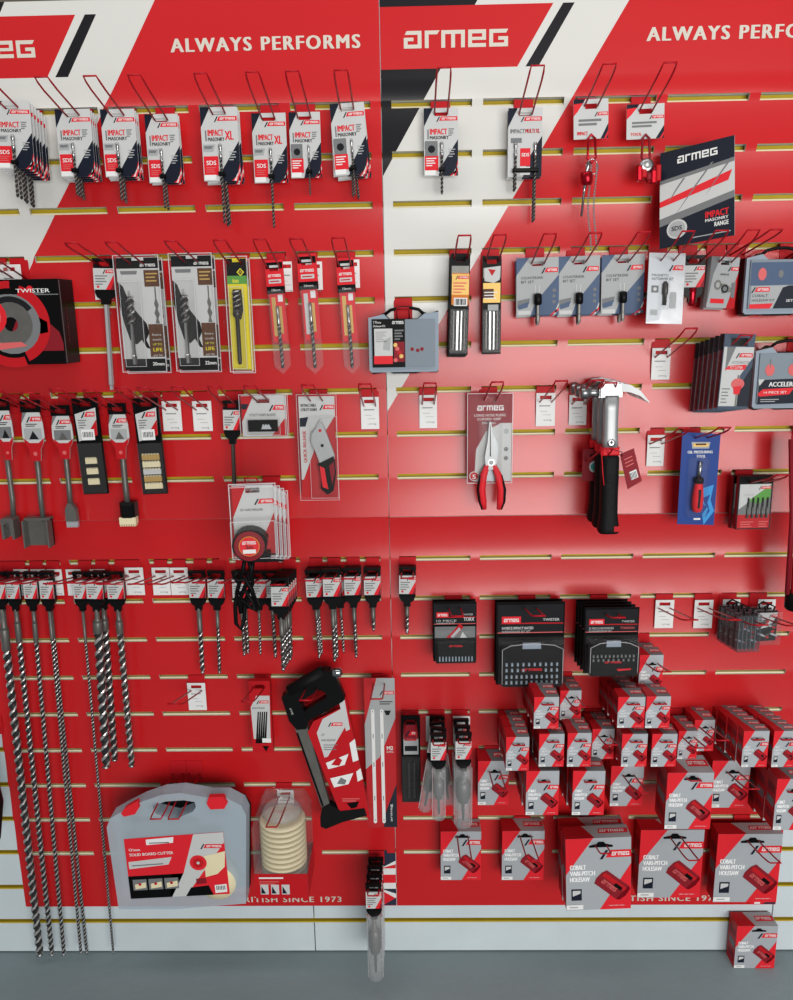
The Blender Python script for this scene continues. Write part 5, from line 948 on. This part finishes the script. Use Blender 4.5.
# ------------------------------------------------------------------ saw, blades, core drills
tk((188, 683, 206, 710), 'lone on the lower left sheet')
t, P, w_, h, X, hd, O = blister((250.5, 681, 271.5, 753), .055, 'jigsaw_blade_pack', 'red and grey hanging box with five black blades printed on it', 'blades', 'holding the red blade box')
b = MB(); b.plate(w_, hd, hd-h, 0, .016, 'red', w_*.45, .010, 0); y = -.0004; b.poly([P(.04, .36), P(.34, .20), P(.96, .20), P(.96, .24), P(.90, .80), P(.10, .80)], y, 'lgrey'); small_logo(b, *[P(u, 0)[0] for u in (.32, .90)], P(0, .305)[1], h*.04, y-.0003); b.text('JIGSAW BLADES', *P(.10, .38), w_*.6, h*.025, y-.0003, 'ink')
for k in range(5): b.poly([P(.36+.10*k, .42), P(.42+.10*k, .42), P(.28+.10*k, .86), P(.18+.10*k, .86)], y-.0005, 'black')
b.rect(P(.50, 0)[0], P(.92, 0)[0], P(0, .85)[1], P(0, .79)[1], y-.0007, 'white'); b.poly([P(.50, .90), P(.80, .90), P(.65, .98)], y-.0005, 'black'); b.build('carton', t)
def hacksaw():
    d = .075; O = at(308, 690, d); t = thing('hacksaw', 'black hacksaw hung head up with red and grey card inside', 'hacksaw', O)
    V = lambda px, py, dd=0: (at(px, py, d).x-O.x, at(px, py, d).z-O.z)
    C = lambda a: [V(230+x/4.174, 650+y/4.174) for x, y in a]
    q = MB()
    # grip as a frame around the hand hole
    outer = [(218, 188), (240, 168), (392, 76), (420, 80), (446, 112), (482, 196), (470, 208), (440, 226), (332, 286), (322, 318), (282, 322), (250, 286)]
    hole = [(292, 206), (378, 156), (400, 168), (404, 190), (362, 214), (312, 246)]
    q.prism(C([outer[0], outer[1], outer[2], outer[3], hole[2], hole[1], hole[0]]), -.014, .014, 'plastic'); q.prism(C([outer[3], outer[4], outer[5], outer[6], outer[7], hole[3], hole[2]]), -.011, .011, 'plastic'); q.prism(C([outer[7], outer[8], hole[5], hole[4], hole[3]]), -.012, .012, 'plastic'); q.prism(C([outer[0], hole[0], hole[5], outer[8], outer[9], outer[10], outer[11]]), -.014, .014, 'plastic'); q.build('grip', t)
    q = MB(); pts = [(250, 170), (320, 128), (392, 88)]; q.tube([(V(230+x/4.174, 650+y/4.174)[0], -.002, V(230+x/4.174, 650+y/4.174)[1]) for x, y in pts], .0155, 'rubber', 8); q.build('grip_pad', t)
    s = MB(); s.text('armeg', 0, 0, .017, .0055, 0, 'lgrey'); o = s.build('grip_lettering', t); c = C([(252, 232)])[0]; o.location = (c[0], -.0148, c[1]); o.rotation_euler = (0, R(70), 0)
    q = MB(); q.prism(C([(270, 312), (322, 308), (418, 642), (384, 652)]), -.007, .007, 'graphite'); q.prism(C([(278, 340), (286, 340), (392, 640), (386, 646)]), -.0085, .0085, 'black'); q.build('frame_bar', t)
    q = MB(); q.prism(C([(378, 690), (388, 648), (418, 634), (464, 662), (562, 650), (572, 680), (470, 708), (402, 736), (380, 726)]), -.011, .011, 'rubber'); q.build('front_arm', t)
    q = MB(); k0 = C([(448, 90)])[0]; q.lathe([(.009, -.012), (.011, -.010), (.011, .008), (.007, .011), (.004, .013)], 'chrome', 10, (k0[0], -.004, k0[1]), 'x'); q.lathe([(.005, -.018), (.005, .010)], 'steel', 8, (k0[0]-.003, -.004, k0[1]-.003), 'z'); q.build('tension_knob', t)
    q = MB(); q.prism(C([(326, 336), (350, 290), (470, 232), (455, 196), (484, 190), (586, 690), (458, 664)]), -.0095, .004, 'red'); y = -.0099
    q.poly(C([(364, 338), (388, 280), (468, 236), (478, 258), (482, 312), (410, 436), (396, 440)]), y, 'lgrey'); q.prism(C([(455, 200), (478, 192), (502, 322), (486, 330), (470, 268)]), -.0105, -.0094, 'lgrey')
    for a in ([(500, 380), (522, 362), (538, 450), (514, 458)], [(528, 498), (546, 484), (556, 528), (534, 540)]): q.poly(C(a), y-.0003, 'white')
    small = C([(410, 302), (470, 284)]); small_logo(q, small[0][0], small[1][0], small[0][1]-.004, .009, y-.0004); a = C([(384, 350)])[0]; q.text('12"', a[0], a[1], .008, .006, y-.0004, 'ink'); a = C([(384, 372)])[0]; q.text('HACKSAW', a[0], a[1], .034, .006, y-.0004, 'ink'); a = C([(392, 386), (450, 386)]); lines(q, a[0][0], a[1][0], a[0][1], 3, .006, .002, y-.0004, 'mgrey')
    q.poly(C([(402, 462), (496, 424), (480, 470), (412, 488)]), y-.0003, 'white'); q.poly(C([(424, 470), (450, 436), (470, 450), (458, 474)]), y-.0005, 'red'); q.poly(C([(420, 526), (516, 504), (496, 550), (436, 564)]), y-.0003, 'white'); q.poly(C([(448, 548), (464, 522), (488, 534), (480, 552)]), y-.0005, 'mgrey')
    a = C([(470, 618), (542, 618)]); lines(q, a[0][0], a[1][0], a[0][1]+.006, 2, .006, .003, y-.0003, 'pinkred'); q.poly(C([(488, 630), (540, 622), (530, 646), (508, 652)]), y-.0004, 'black'); q.build('card', t)
    hp = at(230+350/4.174, 650+168/4.174, d); hook(hp.x-.004, hp.z-.008, 'holding the hacksaw', .195)
hacksaw()
t, P, w_, h, X, hd, O = blister((365.5, 678, 396, 827), .05, 'hacksaw_blade_pack', 'tall grey and red card with two white hacksaw blades, over the seam', 'blades', 'holding the hacksaw blades')
b = MB(); b.plate(w_, hd, hd-h, 0, .0012, 'red', w_*.34, .011, 0); y = -.0004; b.poly([P(0, 0), P(1, 0), P(1, .26), P(.46, .52), P(0, .60)], y, 'grey'); b.poly([P(.0, .0), P(.42, .0), P(0, .30)], y-.0002, 'red'); b.poly([P(1, .70), P(1, 1), P(.55, 1), P(.62, .90)], y, 'navy'); small_logo(b, *[P(u, 0)[0] for u in (.5, .97)], P(0, .105)[1], h*.022, y-.0003); lines(b, P(.5, 0)[0], P(.92, 0)[0], P(0, .15)[1], 2, h*.014, h*.006, y-.0003, 'ink'); b.poly([P(.64, .21), P(.86, .21), P(.80, .24), P(.70, .24)], y-.0004, 'black'); b.text('M2', *P(.70, .47), w_*.2, h*.025, y-.0004, 'white'); b.text('BI-METAL', *P(.70, .49), w_*.22, h*.012, y-.0004, 'white'); b.text('armeg', P(.84, 0)[0], P(0, .96)[1], h*.12, w_*.08, y-.0004, 'white', rot=1.5708); b.build('card', t)
for u in (.27, .56):
    q = MB(); x0, x1 = P(u-.055, 0)[0], P(u+.055, 0)[0]; q.prism([(x0, P(0, .97)[1]+.003), (x0+.003, P(0, .97)[1]), (x1-.003, P(0, .97)[1]), (x1, P(0, .97)[1]+.003), (x1, P(0, .20)[1]-.003), (x1-.003, P(0, .20)[1]), (x0+.003, P(0, .20)[1]), (x0, P(0, .20)[1]-.003)], -.0022, -.0008, 'white')
    for v in (.235, .965): q.disc((x0+x1)/2, P(0, v-.02)[1], .0016, -.0026, 'mgrey', 8)
    for v in (.36, .55, .78): q.rect((x0+x1)/2-.001, (x0+x1)/2+.001, P(0, v+.03)[1], P(0, v)[1], -.0026, 'mgrey')
    q.build('saw_blade', t)
s = MB(); s.cbox(-X, X, -.004, .002, hd-h, hd, .002, 'film'); s.build('clear_sleeve', t)
# core drill tubes
def core_tube(hx, hy, d, bx, by, n, step, base, where, r, hw=.038, content='silver', jit=0, L_=.195, spread=0):
    p = at(hx, hy, d); zb = at(bx, by, d).z-p.z; t = thing('core_drill', base, 'core drill', p, (0, 0, 0), 'core drills in clear tubes'); hanger(t, hw, 0)
    s = MB(); s.lathe([(r*.9, -.078), (r, -.080), (r, zb+.002), (r*.9, zb)], 'milky', 14, (0, .008, 0)); [s.box(u*r*.93-.0006, u*r*.93+.0006, .003, .005, zb+.004, -.08, 'edge_highlight') for u in (-1, 1)]; s.build('clear_tube', t)  # pale side strips paint the highlights down the tube
    q = MB(); zt2 = -.084; L = zt2-zb
    q.lathe([(.0045, zt2), (.0045, zt2-L*.18), (r*.45, zt2-L*.2), (r*.78, zt2-L*.24), (r*.8, zt2-L*.50), (r*.62, zt2-L*.52), (r*.62, zt2-L*.58), (.004, zt2-L*.60), (.003, zt2-L*.92)], 'darksteel' if content == 'dark' else 'rodsilver', 12, (0, .008, 0)); q.build('core_bit', t); hang(p, where, L_); stack(t, n, step, base, jit)
    if spread:
        for k, o in enumerate([o for o in col.objects if o.get('label', '').startswith(base) and o.parent is None][1:]): o.rotation_euler.y = (spread, -spread*.8, spread*.5)[k % 3]
    return t
t, P, w_, h, X, hd, O = blister((401.5, 716, 420.5, 802), .05, 'black_bit_sleeve', 'black sleeve pack with red and grey label right of the seam', 'bit pack', 'holding the black sleeve right of the seam')
b = MB(); b.plate(w_, hd, hd-h, 0, .006, 'black', w_*.45, .009, 0); b.poly([P(.15, .10), P(.82, .10), P(.90, .26), P(.10, .26)], -.0003, 'deepred'); small_logo(b, *[P(u, 0)[0] for u in (.2, .85)], P(0, .22)[1], h*.05, -.0006); b.rect(P(.12, 0)[0], P(.90, 0)[0], P(0, .44)[1], P(0, .26)[1], -.0004, 'grey'); b.rect(P(.18, 0)[0], P(.84, 0)[0], P(0, .40)[1], P(0, .34)[1], -.0007, 'ink'); b.build('sleeve_card', t)
for k in range(2): q = MB(); q.drill(P(0, .52)[1], P(0, .94)[1], .0035, (P(.36+.28*k, 0)[0], -.005), ml='darksteel'); q.build('drill_bit', t)
s = MB(); s.cbox(-X*.96, X*.96, -.011, -.0005, P(0, .99)[1], P(0, .46)[1], .003, 'film'); s.build('clear_window', t)
core_tube(438.5, 739, .150, 438.5, 819.5, 4, .040, 'thin clear core drill tube, left of the two tube stacks', 'holding the thin core drill tubes', .0160, .036, 'dark', spread=.16)
core_tube(463.5, 738, .155, 466, 826, 3, .047, 'wide clear core drill tube, right of the two tube stacks', 'holding the wide core drill tubes', .0215, .037, 'dark')
x_, zt_, zb_, w_ = px_rect(426, 716, 443, 740, .01); ticket(x_, zt_, 'behind the thin core drill tubes', .006, w_, .07); x_, zt_, zb_, w_ = px_rect(453, 716, 470, 740, .01); ticket(x_, zt_, 'behind the wide core drill tubes', .006, w_, .07)
core_tube(373.5, 889, .165, 372, 979, 4, .041, 'long clear core drill tube in the lowest stack before the flag', 'holding the lowest core drill tubes', .0195, .038, 'dark')
# ------------------------------------------------------------------ holesaw cartons
def carton(px, n, d, dep, base, where, hang_=True, tilt=0., rz=0., big=False, loc=None, hz=.16):
    x, zt, zb, w_ = px_rect(*px, d); h = zt-zb; hz = .10 if big else .24; X = w_/2; hd = h*hz; z0 = zt-hd
    t = thing('holesaw_carton', base, 'carton', (x, -d, z0), (0, tilt, rz), 'holesaw cartons'); P = lambda u, v: (-X+u*w_, hd-v*h); b = MB(); y = -.0003; L = lambda k: y-.0003*k
    b.box(-X, X, 0, dep, hd-h, hd, 'red', front='silver'); 
    b.poly([P(0, 0), P(.42, 0), P(0, .50)], L(0), 'brightred'); b.poly([P(1, .36), P(1, 1), P(.52, 1)], L(0), 'brightred')
    small_logo(b, *[P(u, 0)[0] for u in (.52, 1.0)], P(0, .27 if big else .41)[1], h*.10, L(1))
    for k, (s_, ww) in enumerate((('COBALT', .24), ('VARI-PITCH', .38), ('HOLESAW', .30))): b.text(s_, *P(.06, .455+.085*k-(.03 if big else -.02)), w_*ww, h*.064, L(1), 'purewhite')
    cx, cz = P(.71, .665); a = -.72; c, s_ = math.cos(a), math.sin(a); U = lambda p, q: (cx+(p*c-q*s_)*w_*.60, cz+(p*s_+q*c)*w_*.60)
    b.poly([U(-.40, -.24), U(.34, -.24), U(.40, -.14), U(.40, .16), U(.34, .26), U(-.40, .26), U(-.46, .12), U(-.46, -.10)], L(2), 'deepred'); b.poly([U(-.40, .06), U(.36, .06), U(.36, .18), U(-.40, .18)], L(3), 'red'); b.poly([U(.02, .02), U(.26, .02), U(.26, .12), U(.02, .12)], L(4), 'black'); b.poly([U(.34, -.24), U(.42, -.20), U(.46, .0), U(.42, .22), U(.34, .26)], L(4), 'anodred')
    if w_ > .085:
        v0 = U(-.30, -.10); b.logo(*v0, w_*.28, h*.055, L(5), 'pinkred', rot=a)
    b.rect(P(.08, 0)[0], P(.24, 0)[0], P(0, .86)[1], P(0, .70)[1], L(1), 'navy'); b.poly([P(.10, .72), P(.22, .72), P(.22, .76), P(.10, .80)], L(2), 'lgrey'); b.text('www.', *P(.66, .955), w_*.26, h*.022, L(1), 'lgrey', False)
    # top and sides
    b.add([(-X, 0, hd+.0003), (-X*.1, 0, hd+.0003), (-X*.4, dep, hd+.0003), (-X, dep, hd+.0003)], [(0, 1, 2, 3)], 'red'); b.add([(-X*.1, 0, hd+.0003), (X, 0, hd+.0003), (X, dep, hd+.0003), (-X*.4, dep, hd+.0003)], [(0, 1, 2, 3)], 'mgrey' if not big else 'grey')
    lg = MB(); lg.logo(X*.1, 0, X*.75, dep*.18, 0, 'white'); b.add([(X*.05, dep*.35, hd+.0006), (X*.95, dep*.35, hd+.0006), (X*.98, dep*.72, hd+.0006), (X*.08, dep*.72, hd+.0006)], [(0, 1, 2, 3)], 'brightred'); b.add([(v[0], dep*.45+v[2], hd+.0009) for v in lg.v], lg.f, 'white')
    for s2 in (-1, 1):
        xx = s2*(X+.0003)
        for k in range(3):
            f = (0, 1, 2, 3) if s2 > 0 else (3, 2, 1, 0); z1 = hd-h*(.18+.26*k); b.add([(xx, dep*.15, z1-h*.16), (xx, dep*.85, z1-h*.16), (xx, dep*.85, z1), (xx, dep*.15, z1)], [f], ('deepred', 'mgrey', 'deepred')[k])
    bo = b.build('box', t)
    q = MB(); q.rect(P(.0, 0)[0], P(.26, 0)[0], P(0, .985)[1], P(0, .92)[1], -.0013, 'white'); q.rect(P(.05, 0)[0], P(.18, 0)[0], P(0, .962)[1], P(0, .945)[1], -.0016, 'grey'); q.build('size_sticker', bo)
    q = MB(); e = P(.36, .16); f = P(.72, .16); m_ = (P(.54, 0)[0]); vo = h*(hz-.155); q.poly([(e[0], hd-h*.18-vo), (f[0], hd-h*.18-vo), (f[0], hd-h*.155-vo), (m_+w_*.07, hd-h*.135-vo), (m_+w_*.04, hd-h*.105-vo), (m_-w_*.04, hd-h*.105-vo), (m_-w_*.07, hd-h*.135-vo), (e[0], hd-h*.155-vo)], L(3), 'black'); q.build('hang_slot', bo)
    if hang_: hang((x+w_*.04, -d, z0+.002), where, .195)
    for k in range(1, n):
        c = copy_tree(t); c.location = t.location+Vector((random.uniform(-.0015, .0015), (dep+.0015)*k, -.21*dep*k)); c['label'] = f"{base}, {ORD[k]} from the front"
    if n > 1: t['label'] = base+', the front one'
    if loc: t.location = loc
    return t
S_ = .045
CL = [
 ((639, 655, 662.5, 692.6), 2, .105, S_, 'small holesaw carton stack at the very top of the carton display', 'top'),
 ((534, 697, 558.7, 728.5), 4, .188, S_, 'small holesaw carton stack, upper left pair, left side', 'b'),
 ((560, 690.5, 581, 720), 2, .105, S_, 'small holesaw carton stack, upper left pair, right side', 'c'),
 ((617.7, 697, 644.7, 727.7), 4, .188, S_, 'small holesaw carton stack below the topmost carton, left side', 'd'),
 ((645.8, 696.4, 670, 728), 4, .188, S_, 'small holesaw carton stack below the topmost carton, right side', 'e'),
 ((506, 737, 529, 770.6), 4, .188, S_, 'leftmost small holesaw carton stack beside the clear tubes', 'f'),
 ((539, 734, 564, 766.6), 3, .188, S_, 'small holesaw carton stack, second from left in the middle row', 'g'),
 ((567.4, 733, 591, 766.6), 4, .188, S_, 'small holesaw carton stack, third from left in the middle row', 'h'),
 ((592, 729, 614, 759), 3, .125, S_, 'small holesaw carton stack set back, fourth in the middle row', 'i'),
 ((621.7, 734, 647, 766.6), 4, .188, S_, 'small holesaw carton stack, fifth in the middle row', 'j'),
 ((651.6, 734, 676.5, 766.6), 4, .188, S_, 'small holesaw carton stack, sixth in the middle row', 'k'),
 ((678, 731, 697, 759), 2, .115, S_, 'small holesaw carton stack partly behind the sixth stack', 'l'),
 ((694, 720, 714, 751), 2, .090, S_, 'small holesaw carton stack with bare wire loop in front', 'm'),
 ((742.6, 731, 768, 767), 6, .190, .030, 'long row of small holesaw cartons near the right edge', 'n'),
 ((772.7, 731, 796, 767), 6, .190, .030, 'rightmost long row of small holesaw cartons', 'o'),
 ((478, 761, 508.6, 805), 1, .065, .055, 'medium holesaw carton right of the clear tubes', 'p'),
 ((526, 771, 558.7, 815), 3, .188, .055, 'medium holesaw carton stack, second in the medium row', 'q'),
 ((572.5, 771, 604.5, 815), 3, .188, .055, 'medium holesaw carton stack, third in the medium row', 'r'),
 ((610.6, 766, 643, 806), 1, .080, .055, 'medium holesaw carton with wire loop, fourth in the medium row', 's'),
 ((666, 772.7, 712, 829), 1, .175, .075, 'big holesaw carton jutting out in the medium row', 't'),
 ((711, 760.7, 749, 807.6), 1, .080, .070, 'holesaw carton with wire loop right of the jutting big one', 'u'),
 ((775, 779, 806, 830), 3, .185, .050, 'deep stack of holesaw cartons cut by the right edge', 'v'),
 ((440.7, 831.5, 481, 880), 1, .060, .052, 'holesaw carton, leftmost in the bottom row', 'w'),
 ((502, 831, 544, 880), 1, .060, .052, 'holesaw carton, second in the bottom row', 'x'),
 ((564.5, 838, 629.5, 909.5), 2, .150, .048, 'largest holesaw carton stack, tilted, third in the bottom row', 'y'),
 ((639, 830, 702, 897.5), 1, .065, .045, 'large holesaw carton, fourth in the bottom row', 'z'),
 ((715.5, 834, 779.5, 902), 1, .075, .045, 'large holesaw carton, rightmost in the bottom row', 'zz'),
]
for px, n, d, dep, base, k in CL:
    carton(px, n, d, dep, base, 'for the '+base.replace('stack ', '')[:60].rsplit(' ', 1)[0] if len(base.split()) > 10 else 'for the '+base, tilt=R(-2.5) if k == 'y' else 0, big=px[2]-px[0] > 39)
t = carton((735.5, 926, 776, 968), 1, .058, .050, 'holesaw carton standing on the grey floor by the boards', '', hang_=False, big=True)
z_ = t.location.z; x_, zt_, zb_, w_ = px_rect(735.5, 926, 776, 968, .058); t.location.z = (zt_-zb_)*(1-.10)+.0005
# ------------------------------------------------------------------ plasterboard cutter case and diffuser tub
def big_case():
    d = .137; C = lambda x, y: at(90+x/3.304, 770+y/3.304, d); O = at(178, 800, d); V = lambda x, y: (C(x, y).x-O.x, C(x, y).z-O.z)
    base = 'frosted plastic case of a board cutter with red latches and label'; t = thing('cutter_case', base, 'case', (O.x, -.115, O.z))
    top_l, top_r = V(60, 150), V(515, 128); W = lambda pts: [V(*p) for p in pts]
    b = MB(); out_l = [(95, 460), (55, 190), (66, 160), (110, 135), (170, 105), (208, 118), (208, 128), (218, 146), (282, 162), (282, 460)]; out_r = [(282, 162), (340, 138), (350, 122), (346, 106), (392, 92), (450, 92), (500, 118), (516, 150), (515, 442), (505, 442), (282, 460)]
    up = [(170, 105), (236, 82), (300, 76), (392, 92), (346, 106), (310, 100), (250, 104), (208, 118)]
    for p_ in (out_l, out_r, up): b.prism(W(p_), -.022, .022, 'frost')
    b.build('frosted_shell', t)
    k = MB(); k.prism(W([(110, 150), (170, 122), (392, 108), (496, 128), (516, 160), (516, 430), (110, 445), (78, 190)]), .024, .040, 'black'); k.build('back_shell', t)
    for a in ([(106, 138), (118, 120), (160, 96), (166, 118), (152, 140), (116, 148)], [(388, 106), (394, 84), (442, 82), (456, 104), (446, 122), (400, 124)]): q = MB(); q.prism(W(a), -.030, -.016, 'brightred'); q.build('latch', t)
    l = MB(); y = -.0234; A = [V(112, 228), V(440, 204), V(462, 408), V(136, 424)]
    B = lambda u, v: tuple(A[0][i]*(1-u)*(1-v)+A[1][i]*u*(1-v)+A[2][i]*u*v+A[3][i]*(1-u)*v for i in (0, 1)); L = lambda k: y-.0003*k
    l.prism([B(0, 0), B(1, 0), B(1, 1), B(0, 1)], y, -.0222, 'brightred')
    l.poly([B(.70, 0), B(1, 0), B(1, .16), B(.56, 1), B(.40, 1), B(.56, .62)], L(1), 'lgrey'); l.poly([B(.44, .62), B(.62, .62), B(.50, 1), B(.40, 1)], L(2), 'lgrey'); l.poly([B(0, .62), B(.56, .62), B(.42, 1), B(0, 1)], L(2), 'black'); l.poly([B(.62, .86), B(.80, .84), B(.84, 1), B(.56, 1)], L(2), 'black')
    for k in range(3): l.poly([B(.04+.16*k, .68), B(.18+.16*k, .68), B(.18+.16*k, .86), B(.04+.16*k, .86)], L(3), 'mgrey'); l.poly([B(.06+.16*k, .76), B(.17+.16*k, .73), B(.17+.16*k, .82), B(.06+.16*k, .84)], L(4), 'cream'); l.disc(*B(.11+.16*k, .76), .004, L(5), 'red', 8)
    a, ww = B(.04, .20), A[1][0]-A[0][0]; l.text('121mm', *a, ww*.11, .007, L(1), 'white', rot=-.05+.08); a = B(.04, .285); l.text('SOLID BOARD CUTTER', *a, ww*.44, .0075, L(1), 'white', rot=.06); l.poly([B(.02, .38), B(.46, .34), B(.42, .46), B(.02, .50)], L(1), 'lgrey'); a = B(.05, .455); l.poly([(a[0], a[1]), (a[0]+ww*.32, a[1]+.006), (a[0]+ww*.32, a[1]+.009), (a[0], a[1]+.003)], L(2), 'mgrey'); l.poly([B(.22, .03), B(.50, .02), B(.49, .11), B(.22, .12)], L(1), 'white'); a = B(.25, .10); l.poly([(a[0], a[1]), (a[0]+ww*.2, a[1]+.002), (a[0]+ww*.2, a[1]+.005), (a[0], a[1]+.003)], L(2), 'mgrey')
    small_logo(l, B(.76, 0)[0], B(.99, 0)[0], B(.8, .23)[1], .011, L(3)); l.poly([B(.78, .36), B(1, .30), B(.98, .55), B(.90, .66), B(.78, .70)], L(3), 'cream'); l.disc(*B(.72, .46), .021, L(4), 'brightred', 20); l.disc(*B(.72, .46), .013, L(5), 'red', 16); l.disc(*B(.72, .46), .004, L(6), 'lgrey', 8); l.poly([B(.68, .72), B(.78, .715), B(.785, .80), B(.68, .81)], L(3), 'deepred'); l.poly([B(.86, .84), B(.98, .83), B(.98, .96), B(.86, .97)], L(3), 'white')
    for k in range(6): l.poly([B(.875+.016*k, .855), B(.883+.016*k, .855), B(.883+.016*k, .92), B(.875+.016*k, .92)], L(4), 'ink')
    l.build('label', t)
    q = MB(); c = V(420, 374); q.lathe([(.046, -.018), (.048, .0), (.046, .0225), (.02, .0225)], 'cream', 24, (c[0], 0, c[1]), 'y'); q.build('cutter_disc', t)
    q = MB(); q.cbox(V(110, 0)[0], V(330, 0)[0], -.010, .016, V(0, 400)[1], V(0, 190)[1], .008, 'mgrey'); q.build('inner_tray', t)
    for xx, n_ in ((205, 'left'), (262, 'right')):
        p = at(90+(xx+38)/3.304, 770+112/3.304, d); hook(p.x, p.z+.002, f'through the frosted case handle, {n_} one', .195, p.z+.002)
big_case()
x_, zt_, zb_, w_ = px_rect(185, 786, 202, 800, .01); ticket(x_, zt_, 'behind the frosted case handle', .005, w_, .05)
def tub():
    d = .13; C = lambda x, y, dd=d: at(90+x/3.304, 770+y/3.304, dd); O = C(625, 300); V = lambda x, y: (C(x, y).x-O.x, C(x, y).z-O.z)
    t = thing('dust_cover_tub', 'clear box with a stack of cream round dust covers', 'tub', O)
    x0, x1 = V(521, 0)[0], V(702, 0)[0]; z0, z1, z2 = V(0, 425)[1], V(0, 345)[1], V(0, 205)[1]; D = .122
    q = MB(); cx = (x0+x1)/2; q_ = []
    for k in range(13):
        r = MB(); zz = z0+.006+k*(z2-z0-.002)/13; r.lathe([(.050, zz), (.057, zz+.002), (.058, zz+.005), (.055, zz+.0085), (.047, zz+.009)], 'cream', 26, (cx, .060, 0)); r.build('dust_cover', t)
    b = MB(); b.box(x0, x1, 0, D, z0, z1, 'tub'); y = -.0006; b.rect(x0, x1, z0, z1, y, 'red'); ww = x1-x0; hh = z1-z0
    b.rect(x0+ww*.08, x0+ww*.54, z1-hh*.2, z1-hh*.14, y-.0003, 'white'); lines(b, x0+ww*.08, x0+ww*.45, z1-hh*.30, 2, hh*.09, hh*.04, y-.0003, 'pinkred')
    for k in range(3): b.rect(x0+ww*(.10+.20*k), x0+ww*(.25+.20*k), z0+hh*.16, z0+hh*.56, y-.0003, 'lgrey'); b.poly([(x0+ww*(.11+.20*k), z0+hh*.2), (x0+ww*(.20+.20*k), z0+hh*.2), (x0+ww*(.12+.20*k), z0+hh*.5)], y-.0006, 'navy')
    b.add([(x1+.0004, 0, z0), (x1+.0004, D, z0), (x1+.0004, D, z1), (x1+.0004, 0, z1)], [(0, 1, 2, 3)], 'redtrans'); b.build('printed_base', t)
    s = MB(); zt_ = V(0, 196)[1]
    s.add([(x0, 0, z1), (x1, 0, z1), (x1, D, z1), (x0, D, z1), (x0, 0, zt_), (x1, 0, zt_), (x1, D, zt_), (x0, D, zt_), (x0+.02, D*.75, zt_+.042), (x1-.014, D*.75, zt_+.042), (x1-.014, D*.85, zt_+.042), (x0+.02, D*.85, zt_+.042)], [(0, 1, 5, 4), (1, 2, 6, 5), (2, 3, 7, 6), (3, 0, 4, 7), (4, 5, 9, 8), (5, 6, 10, 9), (6, 7, 11, 10), (7, 4, 8, 11), (8, 9, 10, 11)], 'clear'); s.build('clear_cover', t)
    h_ = MB(); h_.lathe([(.050, zt_+.004), (.048, zt_+.012), (.040, zt_+.022), (.012, zt_+.024)], 'milky', 16, (cx, .06, 0)); h_.build('top_dome', t)
    p = at(283, 800, .03); hook(p.x, p.z-.004, 'above the cream dust cover tub', .195); x_, zt2, zb_, w_ = px_rect(277.6, 789.7, 294, 806, .008); ticket(x_, zt2, 'above the cream dust cover tub', .005, w_, .07)
tub()
# black garment sleeve at the left edge
a, e = at(0, 752, .12), at(0, 850, .12); b = MB(); b.tube([(a.x-.055, -.12, a.z), (a.x-.050, -.125, a.z-.07), (a.x-.046, -.125, a.z-.14), (a.x-.056, -.12, a.z-.235)], [.028, .034, .036, .026], 'black', 12)
b.tube([(a.x-.028, -.150, a.z-.15), (a.x-.020, -.148, a.z-.175), (a.x-.028, -.145, a.z-.20)], .004, 'lgrey', 6); o = solo(b, 'bagged_tool', 'black bagged tool cut off by the left edge beside the long drills', 'bag')
hook(a.x-.070, a.z+.0, 'holding the black bagged tool', .14)
